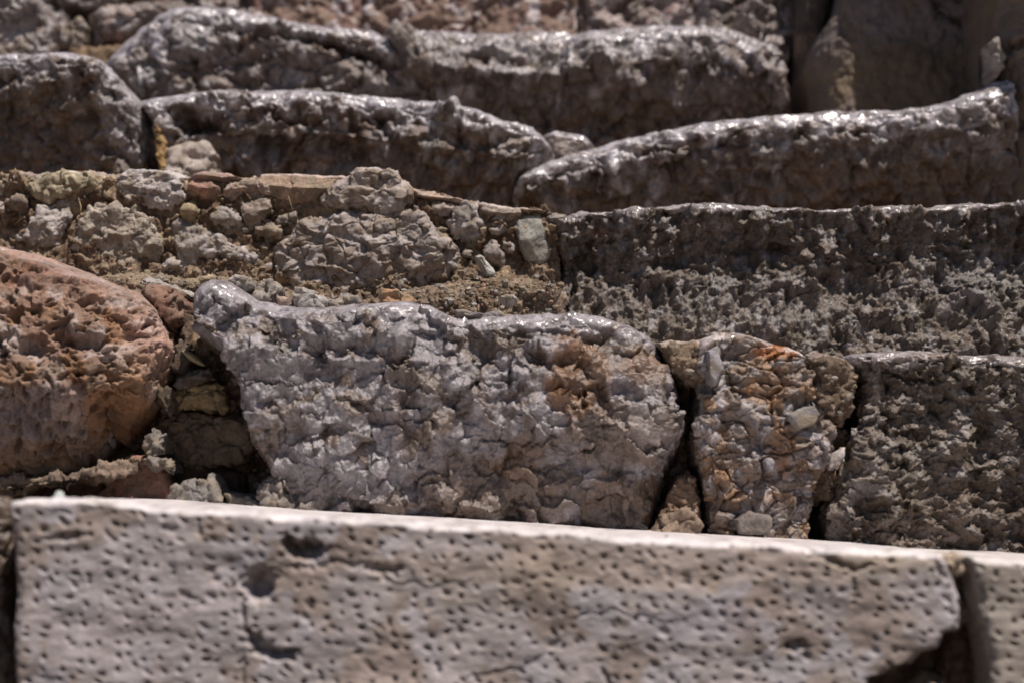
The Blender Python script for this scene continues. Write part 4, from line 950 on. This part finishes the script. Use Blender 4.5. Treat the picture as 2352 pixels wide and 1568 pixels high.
# ------------------------------------------------------------------ loose things on the ledge and in the joints
stone('ledge_earth', [(215, 640), (300, 622), (360, 628), (420, 640), (520, 638), (600, 650), (650, 668), (680, 700), (670, 780), (215, 780)], 1.50, 'earth', 'earth', (.26, .215, .16), None, seed=141, r=[(.025, .08), .02, .01, .02],
      back=.1, kind='structure', amp=.8)
stone('ledge_earth', [(640, 720), (700, 705), (850, 690), (900, 672), (980, 655), (1080, 640), (1150, 632), (1230, 640), (1295, 680), (1300, 800), (640, 800)], 1.50, 'earth', 'earth', (.24, .195, .15), None, seed=142, r=[(.03, .08), .02, .01, .03],
      back=.1, kind='structure', amp=1.1, patches=[((.16, .12, .08), .03, .1)])
LOOSE = [
    ('flat grey stone lying on the earth ledge just above the knob of the silver boulder', z3([(1050, 575), (1075, 555), (1145, 560), (1150, 585), (1140, 615), (1090, 605)]), (.42, .42, .42), 1.42, .7),
    ('grey chipped stone on the ledge, against the foot of the rubble', z3([(1160, 610), (1200, 580), (1250, 568), (1278, 600), (1270, 660), (1200, 665), (1165, 640)]), (.33, .31, .29), 1.43, .9),
    ('bright angular grey stone behind the top edge of the silver boulder', z3([(1335, 665), (1360, 620), (1390, 608), (1450, 635), (1492, 668), (1480, 700), (1340, 700)]), (.44, .435, .43), 1.41, .8),
    ('small brown and grey stone right of the bright angular one', z3([(1495, 665), (1520, 640), (1545, 642), (1562, 670), (1550, 695), (1500, 695)]), (.31, .28, .25), 1.42, .7),
    ('dark grey low stone in the shade under the breccia boulder', z3([(1560, 640), (1600, 628), (1640, 650), (1660, 680), (1570, 690)]), (.28, .28, .30), 1.45, .6),
    ('orange pink flat stone sunk in the earth ledge', z3([(1735, 650), (1760, 625), (1830, 615), (1880, 640), (1920, 665), (1880, 700), (1760, 690)]), (.40, .25, .15), 1.43, .6),
    ('white upright sliver of stone leaning on the earth right of the breccia boulder', z3([(2182, 470), (2200, 458), (2222, 466), (2272, 540), (2262, 562), (2235, 560), (2215, 520)]), (.46, .47, .46), 1.52, .3),
    ('long thin dark grey splinter lying along the top edge of the silver boulder', z3([(2085, 712), (2160, 712), (2280, 725), (2360, 745), (2300, 752), (2180, 745), (2110, 732)]), (.24, .23, .24), 1.39, .4),
    ('small grey chip on the earth near the end of the ledge', z3([(2290, 650), (2320, 638), (2365, 645), (2375, 665), (2330, 675)]), (.38, .37, .36), 1.44, .5),
    ('thin grey slab edge below the rubble beside the red boulder', z3([(640, 580), (680, 568), (760, 590), (860, 620), (900, 650), (850, 662), (760, 630), (680, 605)]), (.38, .37, .36), 1.44, .6),
    ('little pink chip on the ledge left of the bright angular stone', z3([(1270, 655), (1300, 645), (1330, 655), (1325, 690), (1275, 690)]), (.40, .31, .27), 1.40, .5),
    ('tan crumb of stone on the tan part of the ledge', z3([(905, 560), (940, 548), (985, 556), (975, 580), (920, 584)]), (.38, .32, .22), 1.45, .5),
]
for i, (lb, pl, cc, YY_, am) in enumerate(LOOSE):
    o = stone('loose_stone', pl, YY_, 'chalk', 'chalk', tuple(c * .82 for c in cc), None, seed=150 + i, r=(.003, .008), back=.04, q=1.3, amp=am * 1.0, smooth=.003, label=lb)
    o['category'] = 'stone'; o['group'] = 'loose stones lying on the ledge'

# gravel: thousands of crumbs on the earth of the ledge and in the joints
def gravel(name, regions, seed, label):
    rs = np.random.RandomState(seed)
    t = (1 + 5 ** .5) / 2
    iv = np.array([(-1, t, 0), (1, t, 0), (-1, -t, 0), (1, -t, 0), (0, -1, t), (0, 1, t), (0, -1, -t), (0, 1, -t), (t, 0, -1), (t, 0, 1), (-t, 0, -1), (-t, 0, 1)]) / 1.9
    itri = np.array([(0, 11, 5), (0, 5, 1), (0, 1, 7), (0, 7, 10), (0, 10, 11), (1, 5, 9), (5, 11, 4), (11, 10, 2), (10, 7, 6), (7, 1, 8), (3, 9, 4), (3, 4, 2), (3, 2, 6), (3, 6, 8), (3, 8, 9), (4, 9, 5), (2, 4, 11), (6, 2, 10), (8, 6, 7), (9, 8, 1)])
    Vs, Ts, Cs = [], [], []
    k = 0
    for (x0, y0, x1, y1, Y, n, s) in regions:
        px = rs.uniform(x0, x1, n); py = rs.uniform(y0, y1, n)
        X, Z = at(px, py, Y)
        bvh = BV
        for a in range(n):
            o_ = Vector((0, 0, 0)); d_ = Vector((X[a], Y, Z[a])).normalized()
            hit, ob, loc, nor = ray(d_)
            if not hit or not any(ob.name.startswith(w) for w in ('earth_fill', 'ledge_earth', 'mortar')): continue
            r_ = s * rs.lognormal(-.15, .65)
            v = iv * r_ * rs.uniform(.6, 1.3, 3) * rs.uniform(.75, 1.2, (12, 1))
            Vs.append(v + np.array(loc)); Ts.append(itri + 12 * k)
            c = np.array([(.28, .24, .20), (.20, .15, .105), (.27, .21, .14), (.33, .30, .27), (.25, .16, .11)][rs.randint(5)]) * rs.uniform(.7, 1.1)
            Cs.append(np.tile(c, (12, 1))); k += 1
    V = np.concatenate(Vs); T_ = np.concatenate(Ts)
    me = bpy.data.meshes.new(name)
    c0 = V.mean(0)
    me.from_pydata((V - c0).tolist(), [], T_.tolist())
    a = me.attributes.new('tint', 'FLOAT_COLOR', 'POINT')
    a.data.foreach_set('color', np.concatenate([np.concatenate(Cs), np.ones((len(V), 1))], 1).astype(np.float32).ravel())
    me.materials.append(M['chalk'])
    o = bpy.data.objects.new(name, me); C.objects.link(o); o.location = c0
    o['kind'] = 'stuff'; o['label'] = label; o['category'] = 'gravel'
BV = None
dg = bpy.context.evaluated_depsgraph_get()
dg.update()
def ray(d_):
    hit, loc, nor, idx, ob, mx = scene.ray_cast(dg, Vector((0, 0, 0)), d_)
    return hit, ob, loc, nor
gravel('gravel', [(200, 610, 700, 720, 1.5, 900, .0011), (640, 620, 1300, 760, 1.5, 2200, .0011), (0, 400, 1300, 700, 1.6, 2500, .0010), (340, 700, 640, 1180, 1.4, 900, .0013),
                  (1500, 760, 2000, 1260, 1.35, 2200, .0010)], 5, 'fine crumbs of stone scattered over the earth ledge and joints')

# a few dry stalks and one dry leaf caught in the joints
def stalk(pts, w, label, nm='dry_stalk', cat='stalk'):
    V, Q = [], []
    n = len(pts)
    for i, (px, py, Y) in enumerate(pts):
        x, z = at(px, py, Y)
        for j in range(5):
            a = 6.283 * j / 5
            ww = w * (1 - .7 * i / n)
            V.append((float(x) + ww * math.cos(a), Y + ww * math.sin(a), float(z) + ww * .6 * math.sin(a + 1)))
    for i in range(n - 1):
        for j in range(5):
            Q.append((i * 5 + j, i * 5 + (j + 1) % 5, (i + 1) * 5 + (j + 1) % 5, (i + 1) * 5 + j))
    V = np.array(V)
    o = link_mesh(nm, V, np.array(Q), [list(range(4, -1, -1)), list(range(5 * n - 5, 5 * n))], M['earth'], None, dict(tint=np.tile((.36, .28, .17), (len(V), 1)), wear=np.zeros(len(V))))
    o['label'] = label; o['category'] = cat; o['group'] = 'dry stalks in the joints'
stalk([(662, 380 + 70, 1.578), (668, 470, 1.574), (675, 492, 1.578)], .0005, 'thin dry stalk against the small red stone')
stalk([(180, 455, 1.585), (186, 475, 1.570), (184, 498, 1.572), (178, 515, 1.582)], .0006, 'thin dry rootlet hanging beside the slanting pale stone')
stalk([(8, 530, 1.585), (30, 520, 1.572), (52, 500, 1.58)], .0005, 'thin dry twig at the left edge of the rubble')
def leaf():
    n, m = 14, 6
    V = []
    for i in range(n):
        t = i / (n - 1)
        px = 418 + 42 * t; py = 805 + 30 * t
        for j in range(m):
            s = j / (m - 1) - .5
            wd = 15 * math.sin(math.pi * min(.98, t + .03)) ** .7
            x, z = at(px - s * wd * .3, py + s * wd, 1.325)
            V.append((float(x), 1.325 + .012 * t + .010 * s * s * 4 - .004 * math.sin(t * 5), float(z)))
    ids = np.arange(n * m).reshape(n, m)
    q = np.stack([ids[:-1, :-1], ids[1:, :-1], ids[1:, 1:], ids[:-1, 1:]], -1).reshape(-1, 4)
    V = np.array(V)
    o = link_mesh('dry_leaf', V, q, [], M['chalk'], None, dict(tint=np.tile((.38, .33, .17), (len(V), 1)), wear=np.zeros(len(V))))
    md = o.modifiers.new('thickness', 'SOLIDIFY'); md.thickness = .0004
    o['label'] = 'small curled yellowish dry leaf in the joint beside the red boulder'; o['category'] = 'leaf'
leaf()
# the clear bead standing on the slab
def bead():
    x, z = at(136, 1146, 1.03)
    x = float(x); z = float(z)
    prof_ = [(0, .008), (.0018, .0077), (.003, .0064), (.0034, .0045), (.0032, .0022), (.0036, 0), (.0032, -.002), (0, -.0025)]
    V, Q = [], []
    for i, (r_, h_) in enumerate(prof_):
        for j in range(16):
            a = 6.283185 * j / 16
            V.append((x + max(r_, 1e-5) * math.cos(a), 1.03 + max(r_, 1e-5) * math.sin(a), z - .002 + h_))
    for i in range(len(prof_) - 1):
        for j in range(16):
            Q.append((i * 16 + j, (i + 1) * 16 + j, (i + 1) * 16 + (j + 1) % 16, i * 16 + (j + 1) % 16))
    m = bpy.data.materials.new('clear_greenish_glass'); m.use_nodes = True
    b = m.node_tree.nodes['Principled BSDF']
    b.inputs['Base Color'].default_value = (.75, .85, .8, 1); b.inputs['Transmission Weight'].default_value = .75; b.inputs['Roughness'].default_value = .12
    V = np.array(V)
    o = link_mesh('glass_bead', V, np.array(Q), [], m, None, None)
    o['label'] = 'tiny clear greenish bead standing on the left end of the lowest slab'; o['category'] = 'bead'
bead()
